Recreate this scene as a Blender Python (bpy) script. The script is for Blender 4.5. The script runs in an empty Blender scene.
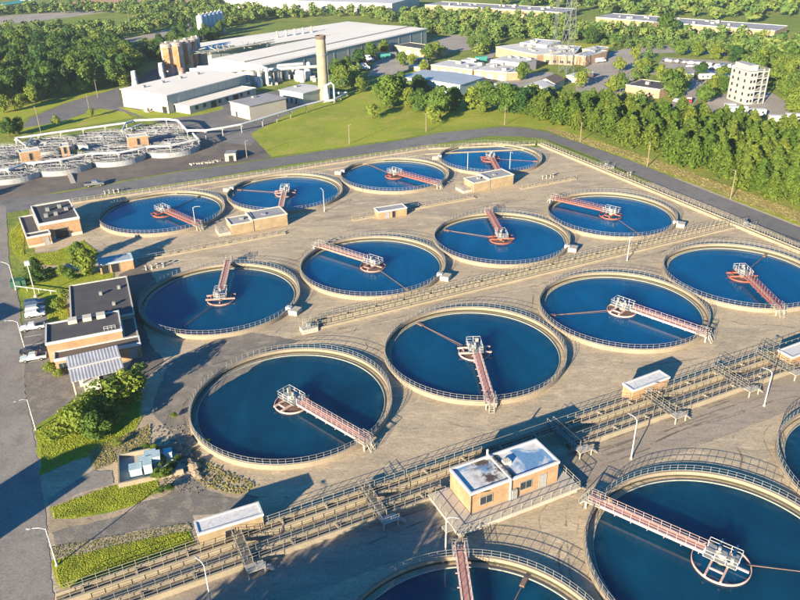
import bpy, math, random
import numpy as np
from math import sin, cos, pi, radians, sqrt, hypot, atan2, floor
random.seed(7); rng = np.random.default_rng(7)
S = bpy.context.scene
C = S.collection

# ---------------------------------------------------------------- camera
CAMH = 74.19
PITCH = radians(27.3593); ROLL = radians(-1.0105); FPX = 754.27
cd = bpy.data.cameras.new('camera'); cam = bpy.data.objects.new('camera', cd); C.objects.link(cam)
cd.sensor_width = 36; cd.lens = 36 * FPX / 800
cd.clip_start = 1; cd.clip_end = 6000
from mathutils import Matrix, Vector
cam.matrix_world = Matrix.Translation((0, 0, CAMH)) @ Matrix.Rotation(pi / 2 - PITCH, 4, 'X') @ Matrix.Rotation(ROLL, 4, 'Z')
S.camera = cam

# ---------------------------------------------------------------- light
SUN_EL = radians(15)
SUN_DX, SUN_DY = -0.530, -0.848          # horizontal direction towards the sun
w = bpy.data.worlds.new('World'); S.world = w; w.use_nodes = True
nt = w.node_tree; nt.nodes.clear()
sky = nt.nodes.new('ShaderNodeTexSky'); sky.sky_type = 'NISHITA'; sky.sun_disc = False
sky.sun_elevation = SUN_EL; sky.sun_rotation = atan2(SUN_DX, SUN_DY)
sky.air_density = 1.0; sky.dust_density = 0.2; sky.ozone_density = 5.0
bg = nt.nodes.new('ShaderNodeBackground'); bg.inputs['Strength'].default_value = 0.07
wo = nt.nodes.new('ShaderNodeOutputWorld')
hs = nt.nodes.new('ShaderNodeHueSaturation'); hs.inputs['Saturation'].default_value = 1.55
nt.links.new(sky.outputs[0], hs.inputs['Color']); nt.links.new(hs.outputs[0], bg.inputs[0]); nt.links.new(bg.outputs[0], wo.inputs[0])
sl = bpy.data.lights.new('sun', 'SUN'); sl.energy = 5.0; sl.angle = radians(0.5); sl.color = (1.0, 0.84, 0.60)
so = bpy.data.objects.new('sun', sl); C.objects.link(so)
sd = Vector((-SUN_DX * cos(SUN_EL), -SUN_DY * cos(SUN_EL), -sin(SUN_EL)))
so.rotation_euler = sd.to_track_quat('-Z', 'Y').to_euler(); so.location = (-60, -80, 120)
S.view_settings.view_transform = 'Standard'; S.view_settings.look = 'None'
S.view_settings.gamma = 1; S.view_settings.use_curve_mapping = False
S.view_settings.exposure = 1.62
S.render.engine = 'CYCLES'
S.cycles.max_bounces = 5; S.cycles.diffuse_bounces = 2; S.cycles.glossy_bounces = 2
S.cycles.transmission_bounces = 2; S.cycles.caustics_reflective = False; S.cycles.caustics_refractive = False

# ---------------------------------------------------------------- surveying: a photo point on the ground plane, and the plant grid
def P(u, v, z=0.0):
    x = u - 400; y = v - 300; cr, sr = cos(ROLL), sin(ROLL)
    x, y = x * cr + y * sr, -x * sr + y * cr
    c, s = cos(PITCH), sin(PITCH)
    D = (x, FPX * c - y * s, -FPX * s - y * c); t = (z - CAMH) / D[2]
    return (D[0] * t, D[1] * t)
GU = (0.9026, 0.4305); GN = (-0.4305, 0.9026); G0 = (-18.6, 105.7); GA = atan2(GU[1], GU[0])
def W(u, n): return (G0[0] + u * GU[0] + n * GN[0], G0[1] + u * GU[1] + n * GN[1])

# ---------------------------------------------------------------- mesh builder
class MB:
    def __init__(s): s.v = []; s.f = []
    def add(s, vs, fs):
        b = len(s.v); s.v += [tuple(p) for p in vs]; s.f += [tuple(b + i for i in f) for f in fs]; return s
    def box(s, cx, cy, cz, sx, sy, sz, a=0.0):
        c, n = cos(a), sin(a); vs = []
        for z in (-.5, .5):
            for x, y in ((-.5, -.5), (.5, -.5), (.5, .5), (-.5, .5)):
                X, Y = x * sx, y * sy; vs.append((cx + X * c - Y * n, cy + X * n + Y * c, cz + z * sz))
        return s.add(vs, [(3, 2, 1, 0), (4, 5, 6, 7), (0, 1, 5, 4), (1, 2, 6, 5), (2, 3, 7, 6), (3, 0, 4, 7)])
    def bx(s, x0, x1, y0, y1, z0, z1): return s.box((x0 + x1) / 2, (y0 + y1) / 2, (z0 + z1) / 2, x1 - x0, y1 - y0, z1 - z0)
    def beam(s, p, q, wd, h=None):
        p = Vector(p); q = Vector(q); h = wd if h is None else h
        d = q - p
        if d.length < 1e-6: return s
        d.normalize(); up = Vector((0, 0, 1)) if abs(d.z) < .95 else Vector((1, 0, 0))
        r = d.cross(up).normalized(); t = r.cross(d)
        vs = []
        for b in (p, q):
            for i, j in ((-.5, -.5), (.5, -.5), (.5, .5), (-.5, .5)): vs.append(b + r * (i * wd) + t * (j * h))
        return s.add(vs, [(3, 2, 1, 0), (4, 5, 6, 7), (0, 1, 5, 4), (1, 2, 6, 5), (2, 3, 7, 6), (3, 0, 4, 7)])
    def tube(s, pts, r, n=8, cap=True, r2=None):
        pts = [Vector(p) for p in pts]; rings = []
        for i, p in enumerate(pts):
            a = pts[max(i - 1, 0)]; b = pts[min(i + 1, len(pts) - 1)]; d = (b - a).normalized()
            up = Vector((0, 0, 1)) if abs(d.z) < .95 else Vector((1, 0, 0))
            x = d.cross(up).normalized(); y = x.cross(d)
            rr = r if r2 is None else r + (r2 - r) * i / (len(pts) - 1)
            rings.append([p + x * (rr * cos(2 * pi * k / n)) + y * (rr * sin(2 * pi * k / n)) for k in range(n)])
        vs = [q for R in rings for q in R]; fs = []
        for i in range(len(pts) - 1):
            for k in range(n):
                a = i * n + k; b = i * n + (k + 1) % n; fs.append((a, b, b + n, a + n))
        if cap: fs.append(tuple(range(n - 1, -1, -1))); fs.append(tuple(range((len(pts) - 1) * n, len(pts) * n)))
        return s.add(vs, fs)
    def lathe(s, prof, n=24, cx=0, cy=0, close=False):
        vs = []; fs = []; m = len(prof)
        for k in range(n):
            a = 2 * pi * k / n
            for r, z in prof: vs.append((cx + r * cos(a), cy + r * sin(a), z))
        for k in range(n):
            for j in range(m if close else m - 1):
                a = k * m + j; b = ((k + 1) % n) * m + j; a2 = k * m + (j + 1) % m; b2 = ((k + 1) % n) * m + (j + 1) % m
                fs.append((a, b, b2, a2))
        return s.add(vs, fs)
    def disc(s, r, z, n=48, cx=0, cy=0): return s.add([(cx + r * cos(2 * pi * k / n), cy + r * sin(2 * pi * k / n), z) for k in range(n)], [tuple(range(n))])
    def prism(s, poly, z0, z1):
        n = len(poly); vs = [(x, y, z0) for x, y in poly] + [(x, y, z1) for x, y in poly]
        ar = sum(poly[i][0] * poly[(i + 1) % n][1] - poly[(i + 1) % n][0] * poly[i][1] for i in range(n))
        fs = [tuple(range(n - 1, -1, -1)), tuple(range(n, 2 * n))] + [(i, (i + 1) % n, n + (i + 1) % n, n + i) for i in range(n)]
        if ar < 0: fs = [f[::-1] for f in fs]
        return s.add(vs, fs)
    def build(s, name, m, parent=None, smooth=False):
        me = bpy.data.meshes.new(name); me.from_pydata(s.v, [], s.f); me.materials.append(m)
        if smooth:
            me.polygons.foreach_set('use_smooth', [True] * len(me.polygons))
        me.update()
        o = bpy.data.objects.new(name, me); C.objects.link(o)
        if parent is not None: o.parent = parent
        return o
def npmesh(name, V, F4, m):
    me = bpy.data.meshes.new(name); V = np.asarray(V, dtype=np.float32); F4 = np.asarray(F4, dtype=np.int32)
    me.vertices.add(len(V)); me.vertices.foreach_set('co', V.ravel())
    me.loops.add(F4.size); me.loops.foreach_set('vertex_index', F4.ravel())
    me.polygons.add(len(F4)); me.polygons.foreach_set('loop_start', np.arange(len(F4), dtype=np.int32) * F4.shape[1])
    me.update(calc_edges=True); me.materials.append(m); return me
def tag(o, label=None, cat=None, group=None, kind=None):
    if label: o['label'] = label
    if cat: o['category'] = cat
    if group: o['group'] = group
    if kind: o['kind'] = kind
    return o
def empty(name, x, y, z=0, a=0, label=None, cat=None, group=None):
    o = bpy.data.objects.new(name, None); C.objects.link(o); o.location = (x, y, z); o.rotation_euler = (0, 0, a)
    o.empty_display_size = .5
    return tag(o, label, cat, group)
KIDS = {}
def kids(o):
    return [c for c in C.objects if c.parent == o]
def copy_tree(o, parent=None):
    c = o.copy(); C.objects.link(c)
    if parent is not None: c.parent = parent
    for ch in KIDS.setdefault(o.name, kids(o)): copy_tree(ch, c)
    return c

# ---------------------------------------------------------------- materials
def ramp(n, stops):
    r = n.nodes.new('ShaderNodeValToRGB'); e = r.color_ramp.elements
    while len(e) < len(stops): e.new(.5)
    for i, (p, c) in enumerate(stops): e[i].position = p; e[i].color = (*c, 1)
    return r
def noise(n, vec, scale, detail=4, rough=.6, dist=0, stretch=None, rot=0):
    t = n.nodes.new('ShaderNodeTexNoise'); t.inputs['Scale'].default_value = scale; t.inputs['Detail'].default_value = detail
    t.inputs['Roughness'].default_value = rough; t.inputs['Distortion'].default_value = dist
    if stretch or rot:
        mp = n.nodes.new('ShaderNodeMapping'); mp.inputs['Scale'].default_value = stretch or (1, 1, 1); mp.inputs['Rotation'].default_value = (0, 0, rot)
        n.links.new(vec, mp.inputs[0]); vec = mp.outputs[0]
    n.links.new(vec, t.inputs['Vector']); return t.outputs['Fac']
def mix(n, fac, a, b, mode='MIX'):
    m = n.nodes.new('ShaderNodeMix'); m.data_type = 'RGBA'; m.blend_type = mode
    for v, i in ((fac, 0), (a, 6), (b, 7)):
        if isinstance(v, (int, float)): m.inputs[i].default_value = v
        elif isinstance(v, tuple): m.inputs[i].default_value = (*v, 1)
        else: n.links.new(v, m.inputs[i])
    return m.outputs[2]
def base(name, rough=.8, metal=0):
    m = bpy.data.materials.new(name); m.use_nodes = True; n = m.node_tree; b = n.nodes['Principled BSDF']
    b.inputs['Roughness'].default_value = rough; b.inputs['Metallic'].default_value = metal
    if rough > .6: b.inputs['Specular IOR Level'].default_value = .25
    tc = n.nodes.new('ShaderNodeTexCoord'); return m, n, b, tc.outputs['Object']
def bump(n, b, h, strength=.3, dist=.05):
    u = n.nodes.new('ShaderNodeBump'); u.inputs['Strength'].default_value = strength; u.inputs['Distance'].default_value = dist
    n.links.new(h, u.inputs['Height']); n.links.new(u.outputs[0], b.inputs['Normal'])
def dirty(name, col, amt=.25, scale=.8, rough=.8, metal=0, dark=None, fine=6.0, bmp=.15):
    """plain paint / concrete / metal with patchy dirt"""
    m, n, b, v = base(name, rough, metal); dark = dark or tuple(c * .45 for c in col); v = n.nodes.new('ShaderNodeNewGeometry').outputs['Position']
    a = noise(n, v, scale, 5, .65); r = ramp(n, [(.38, (0, 0, 0)), (.72, (1, 1, 1))]); n.links.new(a, r.inputs[0])
    c = mix(n, 0.0, col, dark); mm = n.nodes.new('ShaderNodeMath'); mm.operation = 'MULTIPLY'; mm.inputs[1].default_value = amt
    n.links.new(r.outputs[0], mm.inputs[0]); n.links.new(mm.outputs[0], c.node.inputs[0])
    f = noise(n, v, fine, 3, .6); r2 = ramp(n, [(.3, (.8, .8, .8)), (.7, (1.12, 1.12, 1.12))]); n.links.new(f, r2.inputs[0])
    c2 = mix(n, 1.0, c, r2.outputs[0], 'MULTIPLY'); n.links.new(c2, b.inputs['Base Color'])
    if bmp: bump(n, b, f, bmp, .03)
    return m
def patchy(name, cols, scales=(.05, .35, 2.5), rough=.95, bmp=.4, stretch=None, rot=0, dist=.05):
    """ground: three colours mixed by noise of three sizes"""
    m, n, b, v = base(name, rough)
    a = noise(n, v, scales[0], 5, .6, .6, stretch, rot); ra = ramp(n, [(.4, (0, 0, 0)), (.62, (1, 1, 1))]); n.links.new(a, ra.inputs[0])
    c = mix(n, ra.outputs[0], cols[0], cols[1])
    d = noise(n, v, scales[1], 5, .65, .4, stretch, rot); rd = ramp(n, [(.48, (0, 0, 0)), (.72, (1, 1, 1))]); n.links.new(d, rd.inputs[0])
    c = mix(n, rd.outputs[0], c, cols[2])
    f = noise(n, v, scales[2], 4, .7); rf = ramp(n, [(.25, (.66, .66, .66)), (.75, (1.3, 1.3, 1.3))]); n.links.new(f, rf.inputs[0])
    c = mix(n, 1.0, c, rf.outputs[0], 'MULTIPLY'); n.links.new(c, b.inputs['Base Color'])
    bump(n, b, f, bmp, dist)
    return m
M = {}
M['concrete'] = dirty('concrete', (.36, .31, .225), .4, .5)
M['rim'] = dirty('rim_concrete', (.33, .275, .205), .35, .35)
M['pale_conc'] = dirty('pale_concrete', (.468, .425, .357), .3, .4)
M['weir'] = dirty('weir', (.378, .414, .360), .4, .7)
M['scum'] = dirty('scum_water', (.19, .125, .095), .6, .8, .35)
M['white'] = dirty('white_paint', (.612, .603, .578), .22, .6)
M['fascia'] = dirty('fascia', (.578, .527, .442), .2, .8)
M['galv'] = dirty('galvanised', (.38, .38, .36), .25, 1.5, .5, .3)
M['railtan'] = dirty('rail_tan', (.47, .42, .32), .3, 1.5, .6, .2)
M['pink'] = dirty('faded_red_paint', (.68, .48, .42), .4, 1.2, .6, dark=(.35, .13, .09))
M['red'] = dirty('red_paint', (.36, .12, .085), .5, 1.2, .6, dark=(.2, .05, .035))
M['midred'] = dirty('weathered_red_paint', (.50, .27, .22), .4, 1.2, .6, dark=(.28, .09, .06))
M['grate'] = dirty('pale_grating', (.58, .50, .45), .3, 2, .6)
M['dark'] = dirty('dark_opening', (.02, .02, .022), .2, 1, .5)
M['glass'] = dirty('window_glass', (.03, .04, .05), .2, 1, .12)
M['lattice'] = dirty('lattice_grey', (.40, .41, .42), .6, .5)
M['media'] = dirty('filter_media', (.13, .14, .15), .5, .6)
M['roofgrey'] = dirty('grey_membrane_roof', (.364, .351, .351), .5, .12, .7)
M['roofpale'] = dirty('pale_membrane_roof', (.625, .613, .587), .35, .1, .7)
M['roofblack'] = dirty('dark_gravel_roof', (.072, .072, .078), .6, .25, .85, dark=(.13, .11, .10))
M['roofbrown'] = dirty('brown_gravel_roof', (.156, .124, .098), .5, .5, .85)
M['whroof'] = dirty('warehouse_roof', (.88, .82, .71), .22, .04, .7)
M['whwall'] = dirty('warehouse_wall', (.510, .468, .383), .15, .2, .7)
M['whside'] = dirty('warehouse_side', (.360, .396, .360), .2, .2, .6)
M['whitewall'] = dirty('white_wall', (.528, .496, .448), .12, .3, .7)
M['bluemetal'] = dirty('blue_grey_metal', (.44, .46, .48), .3, .3, .45, .1)
M['lightblue'] = dirty('pale_blue_steel', (.42, .55, .58), .3, .9, .5)
M['rust'] = dirty('rusty_silo', (.52, .50, .46), .9, .35, .7, dark=(.40, .12, .04))
M['rustpanel'] = dirty('rust_panel', (.48, .17, .05), .45, .45, .8, dark=(.46, .43, .40))
M['whitepipe'] = dirty('white_pipe', (.68, .68, .66), .25, .3, .5)
M['chim'] = dirty('chimney_concrete', (.36, .31, .23), .4, .3, .9)
M['wood'] = dirty('pole_wood', (.30, .24, .17), .4, 1, .9)
M['steel'] = dirty('lattice_steel', (.22, .24, .25), .2, 1, .5, .3)
M['skim'] = dirty('skimmer_paint', (.24, .15, .11), .4, 1, .6)
M['algae'] = dirty('algae_stain', (.06, .06, .035), .5, 1.2, .7)
M['tire'] = dirty('tyre_rubber', (.02, .02, .02), .2, 3, .9)
M['teal'] = dirty('teal_tarp', (.05, .30, .26), .3, 1, .6)
M['greenbin'] = dirty('green_bin', (.03, .11, .07), .3, 1, .6)
M['ladder'] = dirty('dark_grating', (.16, .15, .13), .3, 2, .7)
M['training'] = dirty('tower_concrete', (.42, .42, .40), .5, .25, .8)
M['rock'] = dirty('rubble_rock', (.27, .22, .16), .5, .6, .95)
M['bark'] = dirty('bark', (.12, .09, .06), .4, 2, .95)
M['chanwater'] = dirty('channel_water', (.16, .13, .09), .3, .5, .25)
def cpaint(name, col):
    m, n, b, v = base(name, .35); b.inputs['Base Color'].default_value = (*col, 1); b.inputs['Coat Weight'].default_value = .4
    f = noise(n, v, 3, 3); r = ramp(n, [(.3, tuple(c * .8 for c in col)), (.7, col)]); n.links.new(f, r.inputs[0]); n.links.new(r.outputs[0], b.inputs['Base Color']); return m
for k, c in dict(cwhite=(.75, .75, .74), csilver=(.42, .44, .46), cblack=(.03, .03, .035), cnavy=(.04, .07, .14), cred=(.45, .03, .02), cgrey=(.16, .17, .18), cgreen=(.55, .66, .62), ctan=(.45, .38, .28)).items(): M[k] = cpaint('car_' + k[1:], c)
# brick
def brick(name, col, col2, mortar, sc=1.0):
    m, n, b, v = base(name, .85)
    sx = n.nodes.new('ShaderNodeSeparateXYZ'); n.links.new(v, sx.inputs[0]); ad = n.nodes.new('ShaderNodeMath'); ad.operation = 'ADD'
    n.links.new(sx.outputs[0], ad.inputs[0]); n.links.new(sx.outputs[1], ad.inputs[1]); cx = n.nodes.new('ShaderNodeCombineXYZ')
    n.links.new(ad.outputs[0], cx.inputs[0]); n.links.new(sx.outputs[2], cx.inputs[1])
    t = n.nodes.new('ShaderNodeTexBrick'); n.links.new(cx.outputs[0], t.inputs['Vector']); t.inputs['Scale'].default_value = sc
    t.inputs['Brick Width'].default_value = .4; t.inputs['Row Height'].default_value = .2; t.inputs['Mortar Size'].default_value = .012
    t.inputs['Color1'].default_value = (*col, 1); t.inputs['Color2'].default_value = (*col2, 1); t.inputs['Mortar'].default_value = (*mortar, 1)
    f = noise(n, v, .5, 5); r = ramp(n, [(.3, (.75, .75, .75)), (.7, (1.12, 1.12, 1.12))]); n.links.new(f, r.inputs[0])
    n.links.new(mix(n, 1.0, t.outputs[0], r.outputs[0], 'MULTIPLY'), b.inputs['Base Color']); return m
M['brick'] = brick('tan_brick', (.44, .27, .145), (.38, .22, .115), (.42, .33, .23))
M['brickfar'] = brick('pale_brick', (.46, .30, .19), (.42, .27, .17), (.45, .36, .27))
M['brickpale'] = brick('buff_block', (.37, .275, .165), (.33, .245, .145), (.36, .29, .20))
# corrugated metal
def corr(name, col, period=1.0, dark=.55):
    m, n, b, v = base(name, .5, .1)
    t = n.nodes.new('ShaderNodeTexWave'); t.bands_direction = 'X'; t.inputs['Scale'].default_value = 1 / period * .314 * 2 / 2; n.links.new(v, t.inputs['Vector'])
    r = ramp(n, [(.2, tuple(c * dark for c in col)), (.55, col)]); n.links.new(t.outputs['Fac'], r.inputs[0])
    f = noise(n, v, .4, 4); r2 = ramp(n, [(.3, (.8, .8, .8)), (.7, (1.1, 1.1, 1.1))]); n.links.new(f, r2.inputs[0])
    n.links.new(mix(n, 1.0, r.outputs[0], r2.outputs[0], 'MULTIPLY'), b.inputs['Base Color']); bump(n, b, t.outputs['Fac'], .5, .06); return m
M['corr'] = corr('ribbed_white_metal', (.52, .53, .56), .55, .55)
M['corrgrey'] = corr('ribbed_grey_metal', (.30, .30, .30), .8, .7)
# stained blue-white roof of the sheds (ponded water, soot)
def stained(name, soot):
    m, n, b, v = base(name, .55)
    a = noise(n, v, .16, 4, .6, .8); ra = ramp(n, [(.52, (.66, .64, .61)), (.56, (.48, .54, .60)), (.62, (.14, .28, .46))]); n.links.new(a, ra.inputs[0]); c = ra.outputs[0]
    f = noise(n, v, 1.8, 5, .7); rf = ramp(n, [(.3, (.75, .75, .75)), (.65, (1.1, 1.1, 1.1))]); n.links.new(f, rf.inputs[0]); c = mix(n, 1.0, c, rf.outputs[0], 'MULTIPLY')
    if soot:
        sx = n.nodes.new('ShaderNodeSeparateXYZ'); n.links.new(v, sx.inputs[0])
        g1 = ramp(n, [(.10, (0, 0, 0)), (.2, (1, 1, 1)), (.42, (1, 1, 1)), (.48, (0, 0, 0))]); mm = n.nodes.new('ShaderNodeMapRange'); mm.inputs[1].default_value = 0; mm.inputs[2].default_value = 17; n.links.new(sx.outputs[0], mm.inputs[0]); n.links.new(mm.outputs[0], g1.inputs[0])
        d = noise(n, v, .45, 6, .75); rd = ramp(n, [(.42, (0, 0, 0)), (.52, (1, 1, 1))]); n.links.new(d, rd.inputs[0])
        c = mix(n, mix(n, 1.0, g1.outputs[0], rd.outputs[0], 'MULTIPLY'), c, (.085, .06, .05))
    n.links.new(c, b.inputs['Base Color']); return m
M['stained'] = stained('stained_pale_roof', True); M['stained2'] = stained('ponded_pale_roof', False)
# water
def water(name, col, rough=.07):
    m, n, b, v = base(name, rough); b.inputs['IOR'].default_value = 1.33; b.inputs['Specular IOR Level'].default_value = .5
    wp = n.nodes.new('ShaderNodeNewGeometry').outputs['Position']
    a = noise(n, wp, .10, 4, .6, 1.2, (1, .45, 1), .7); r = ramp(n, [(.3, tuple(c * .72 for c in col)), (.55, col), (.75, tuple(c * 1.25 for c in col))]); n.links.new(a, r.inputs[0])
    g = n.nodes.new('ShaderNodeVectorMath'); g.operation = 'LENGTH'; n.links.new(v, g.inputs[0])
    w1 = n.nodes.new('ShaderNodeMapRange'); w1.inputs[1].default_value = 13.6; w1.inputs[2].default_value = 15.8; n.links.new(g.outputs['Value'], w1.inputs[0])
    e = noise(n, wp, .35, 5, .7); re = ramp(n, [(.45, (0, 0, 0)), (.75, (.8, .8, .8))]); n.links.new(e, re.inputs[0])
    c = mix(n, mix(n, 1.0, w1.outputs[0], re.outputs[0], 'MULTIPLY'), r.outputs[0], (.05, .13, .15)); n.links.new(c, b.inputs['Base Color'])
    f = noise(n, v, 1.6, 3, .6, 0, (1, .4, 1), .5); bump(n, b, f, .10, .04)
    b.subsurface_method = 'BURLEY'; b.inputs['Subsurface Weight'].default_value = 1.0; b.inputs['Subsurface Radius'].default_value = (1, 1, 1); b.inputs['Subsurface Scale'].default_value = 5.0; return m
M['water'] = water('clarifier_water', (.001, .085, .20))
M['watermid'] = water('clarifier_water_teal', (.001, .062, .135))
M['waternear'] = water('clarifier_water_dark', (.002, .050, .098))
# asphalt, yard, grass
M['asphalt'] = patchy('asphalt', [(.165, .158, .150), (.203, .195, .183), (.128, .124, .123)], (.03, .25, 3), .9, .25)
M['asphalt2'] = patchy('dark_asphalt', [(.136, .120, .104), (.192, .160, .128), (.104, .096, .088)], (.05, .2, 3), .9, .25)
M['roadleft'] = patchy('old_asphalt', [(.245, .219, .193), (.298, .271, .236), (.184, .172, .158)], (.05, .3, 3), .9, .25)
M['service'] = patchy('service_road', [(.310, .256, .194), (.364, .302, .232), (.232, .202, .163)], (.05, .3, 3), .9, .3, (1, 4, 1), -GA)
M['gravel'] = patchy('grey_gravel', [(.221, .195, .163), (.169, .156, .137), (.338, .286, .221)], (.08, .5, 3.5), .95, .7)
M['dirt'] = patchy('tan_dirt', [(.450, .350, .237), (.350, .275, .181), (.250, .200, .138)], (.12, .6, 3), .95, .6)
M['orange'] = patchy('orange_soil', [(.506, .286, .154), (.440, .275, .165), (.330, .220, .143)], (.02, .08, .4), .95, .3)
M['grass'] = patchy('lawn', [(.29, .33, .025), (.20, .26, .022), (.38, .33, .07)], (.03, .14, 1.3), .95, .6, dist=.12)
M['field'] = patchy('rough_grass', [(.17, .23, .03), (.25, .27, .05), (.11, .17, .03)], (.015, .08, .6), .95, .8, dist=.3)
M['straw'] = patchy('dry_verge', [(.408, .282, .120), (.312, .240, .090), (.180, .192, .036)], (.15, .5, 2.0), .95, .6)
M['lot'] = patchy('pale_parking', [(.324, .290, .250), (.378, .338, .290), (.257, .236, .209)], (.03, .1, 1), .9, .2)
M['line'] = dirty('road_paint', (.60, .60, .56), .4, 2)
def yard():
    m, n, b, v = base('yard_ground', .95)
    st = (1, 3.2, 1)
    a = noise(n, v, .035, 5, .6, .8, st, -GA); ra = ramp(n, [(.36, (0, 0, 0)), (.64, (1, 1, 1))]); n.links.new(a, ra.inputs[0])
    c = mix(n, ra.outputs[0], (.535, .43, .285), (.385, .32, .23))
    d = noise(n, v, .16, 6, .65, 1.0, st, -GA); rd = ramp(n, [(.50, (0, 0, 0)), (.70, (1, 1, 1))]); n.links.new(d, rd.inputs[0])
    c = mix(n, rd.outputs[0], c, (.64, .51, .34))
    g = noise(n, v, .3, 6, .7, 2.5, (1, 2.5, 1), -GA); rg = ramp(n, [(.47, (0, 0, 0)), (.5, (.55, .55, .55)), (.53, (0, 0, 0))]); n.links.new(g, rg.inputs[0])
    c = mix(n, rg.outputs[0], c, (.17, .135, .10))
    g2 = noise(n, v, .11, 5, .6, 1.5, (1, 2.5, 1), -GA + .4); rg2 = ramp(n, [(.488, (0, 0, 0)), (.5, (.4, .4, .4)), (.512, (0, 0, 0))]); n.links.new(g2, rg2.inputs[0])
    c = mix(n, rg2.outputs[0], c, (.16, .13, .10))
    e = noise(n, v, .06, 4, .6, .4); re = ramp(n, [(.56, (0, 0, 0)), (.74, (.6, .6, .6))]); n.links.new(e, re.inputs[0])
    c = mix(n, re.outputs[0], c, (.235, .20, .155))
    f = noise(n, v, 2.2, 5, .75); rf = ramp(n, [(.25, (.82, .82, .82)), (.75, (1.15, 1.15, 1.15))]); n.links.new(f, rf.inputs[0])
    c = mix(n, 1.0, c, rf.outputs[0], 'MULTIPLY'); n.links.new(c, b.inputs['Base Color'])
    h = n.nodes.new('ShaderNodeMath'); h.operation = 'ADD'; n.links.new(f, h.inputs[0]); n.links.new(g, h.inputs[1]); bump(n, b, h.outputs[0], .38, .10)
    return m
M['yard'] = yard()
def leaf(name, c1, c2, c3):
    m, n, b, v = base(name, .7); oi = n.nodes.new('ShaderNodeObjectInfo')
    r = ramp(n, [(0, c1), (.5, c2), (1, c3)]); n.links.new(oi.outputs['Random'], r.inputs[0])
    f = noise(n, v, .5, 3, .6); rf = ramp(n, [(.3, (.65, .7, .7)), (.7, (1.35, 1.3, 1.2))]); n.links.new(f, rf.inputs[0])
    c = mix(n, 1.0, r.outputs[0], rf.outputs[0], 'MULTIPLY'); n.links.new(c, b.inputs['Base Color'])
    t = n.nodes.new('ShaderNodeBsdfTranslucent'); n.links.new(mix(n, 1.0, c, (1.3, 1.4, .5), 'MULTIPLY'), t.inputs[0])
    s = n.nodes.new('ShaderNodeMixShader'); s.inputs[0].default_value = .33; n.links.new(b.outputs[0], s.inputs[1]); n.links.new(t.outputs[0], s.inputs[2])
    n.links.new(s.outputs[0], n.nodes['Material Output'].inputs[0]); return m
M['leaf'] = leaf('leaves_broad', (.075, .15, .025), (.12, .19, .03), (.19, .24, .035))
M['pine'] = leaf('leaves_pine', (.075, .145, .018), (.105, .165, .022), (.15, .195, .028))
M['leafdark'] = leaf('leaves_dark', (.035, .095, .022), (.07, .135, .026), (.13, .185, .03))
M['leafyellow'] = leaf('leaves_yellow', (.19, .25, .035), (.23, .28, .045), (.16, .23, .035))
M['grassleaf'] = leaf('grass_blades', (.30, .34, .035), (.30, .34, .035), (.30, .34, .035))
def woods_mat(name, cols, sc):
    m, n, b, v = base(name, .8); f = noise(n, v, sc, 2, .5); r = ramp(n, [(.35, cols[0]), (.5, cols[1]), (.65, cols[2])]); n.links.new(f, r.inputs[0])
    n.links.new(r.outputs[0], b.inputs['Base Color']); return m
M['woods'] = woods_mat('far_wood_leaves', [(.06, .125, .03), (.11, .17, .035), (.16, .20, .045)], .12)

# ---------------------------------------------------------------- ground sheets
def sheet(name, pts, z, m, px=True, edge=0.0, seed=0, kind='structure', label=None):
    Q = [P(*p) for p in pts] if px else list(pts)
    if edge > 0:
        r = random.Random(seed); out = []
        for i in range(len(Q)):
            a = Q[i]; b = Q[(i + 1) % len(Q)]; L = hypot(b[0] - a[0], b[1] - a[1]); k = max(1, int(L / (edge * 2.5)))
            for j in range(k):
                t = j / k; out.append((a[0] + (b[0] - a[0]) * t + r.uniform(-edge, edge) * .5, a[1] + (b[1] - a[1]) * t + r.uniform(-edge, edge) * .5))
        Q = out
    ar = sum(Q[i][0] * Q[(i + 1) % len(Q)][1] - Q[(i + 1) % len(Q)][0] * Q[i][1] for i in range(len(Q)))
    if ar < 0: Q = Q[::-1]
    o = MB().add([(x, y, z) for x, y in Q], [tuple(range(len(Q)))]).build(name, m)
    return tag(o, kind=kind, label=label)
g = MB(); g.add([(-1600, -200, 0), (1600, -200, 0), (1600, 2600, 0), (-1600, 2600, 0)], [(0, 1, 2, 3)])
tag(g.build('ground', M['field']), kind='structure')

# main yard (in the plant grid) and sheets on it
sheet('yard_ground', [W(-80, -150), W(150, -150), W(150, 60), W(129.5, 60), W(129, 106), W(92, 127.5), W(20, 127.5), W(-36, 127), W(-36, 78), W(-30, 40), W(-60, -10)], .010, M['yard'], px=False)
sheet('service_road', [W(-60, -31.6), W(150, -31.6), W(150, -38.5), W(60, -39.5), W(-60, -39)], .020, M['service'], px=False, edge=.25)
sheet('plant_road', [(-60, 205), (0, 200.5), (60, 193), (120, 182.5), (180, 172), (271, 159), (330, 150), (400, 140.5), (440, 133), (500, 127), (525, 128), (545, 131.5), (580, 143), (640, 164), (701, 189), (800, 227.6), (900, 270), (900, 292), (800, 243.5), (750, 221.5), (640, 177), (580, 151.5), (545, 139), (520, 136.5), (490, 136), (400, 149.5), (290, 164.5), (180, 183), (120, 192), (60, 203.5), (20, 211), (-60, 224)], .030, M['asphalt'])
sheet('road', [(-200, 190), (6, 205), (9, 260), (12, 275), (19, 300), (24, 355), (25, 392), (33, 430), (45, 510), (54, 600), (60, 650), (-300, 650)], .040, M['roadleft'], edge=.3)
sheet('side_lane', [(0, 600), (-3, 560), (-8, 480), (-12, 430), (-40, 430), (-60, 620)], .050, M['service'])
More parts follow.
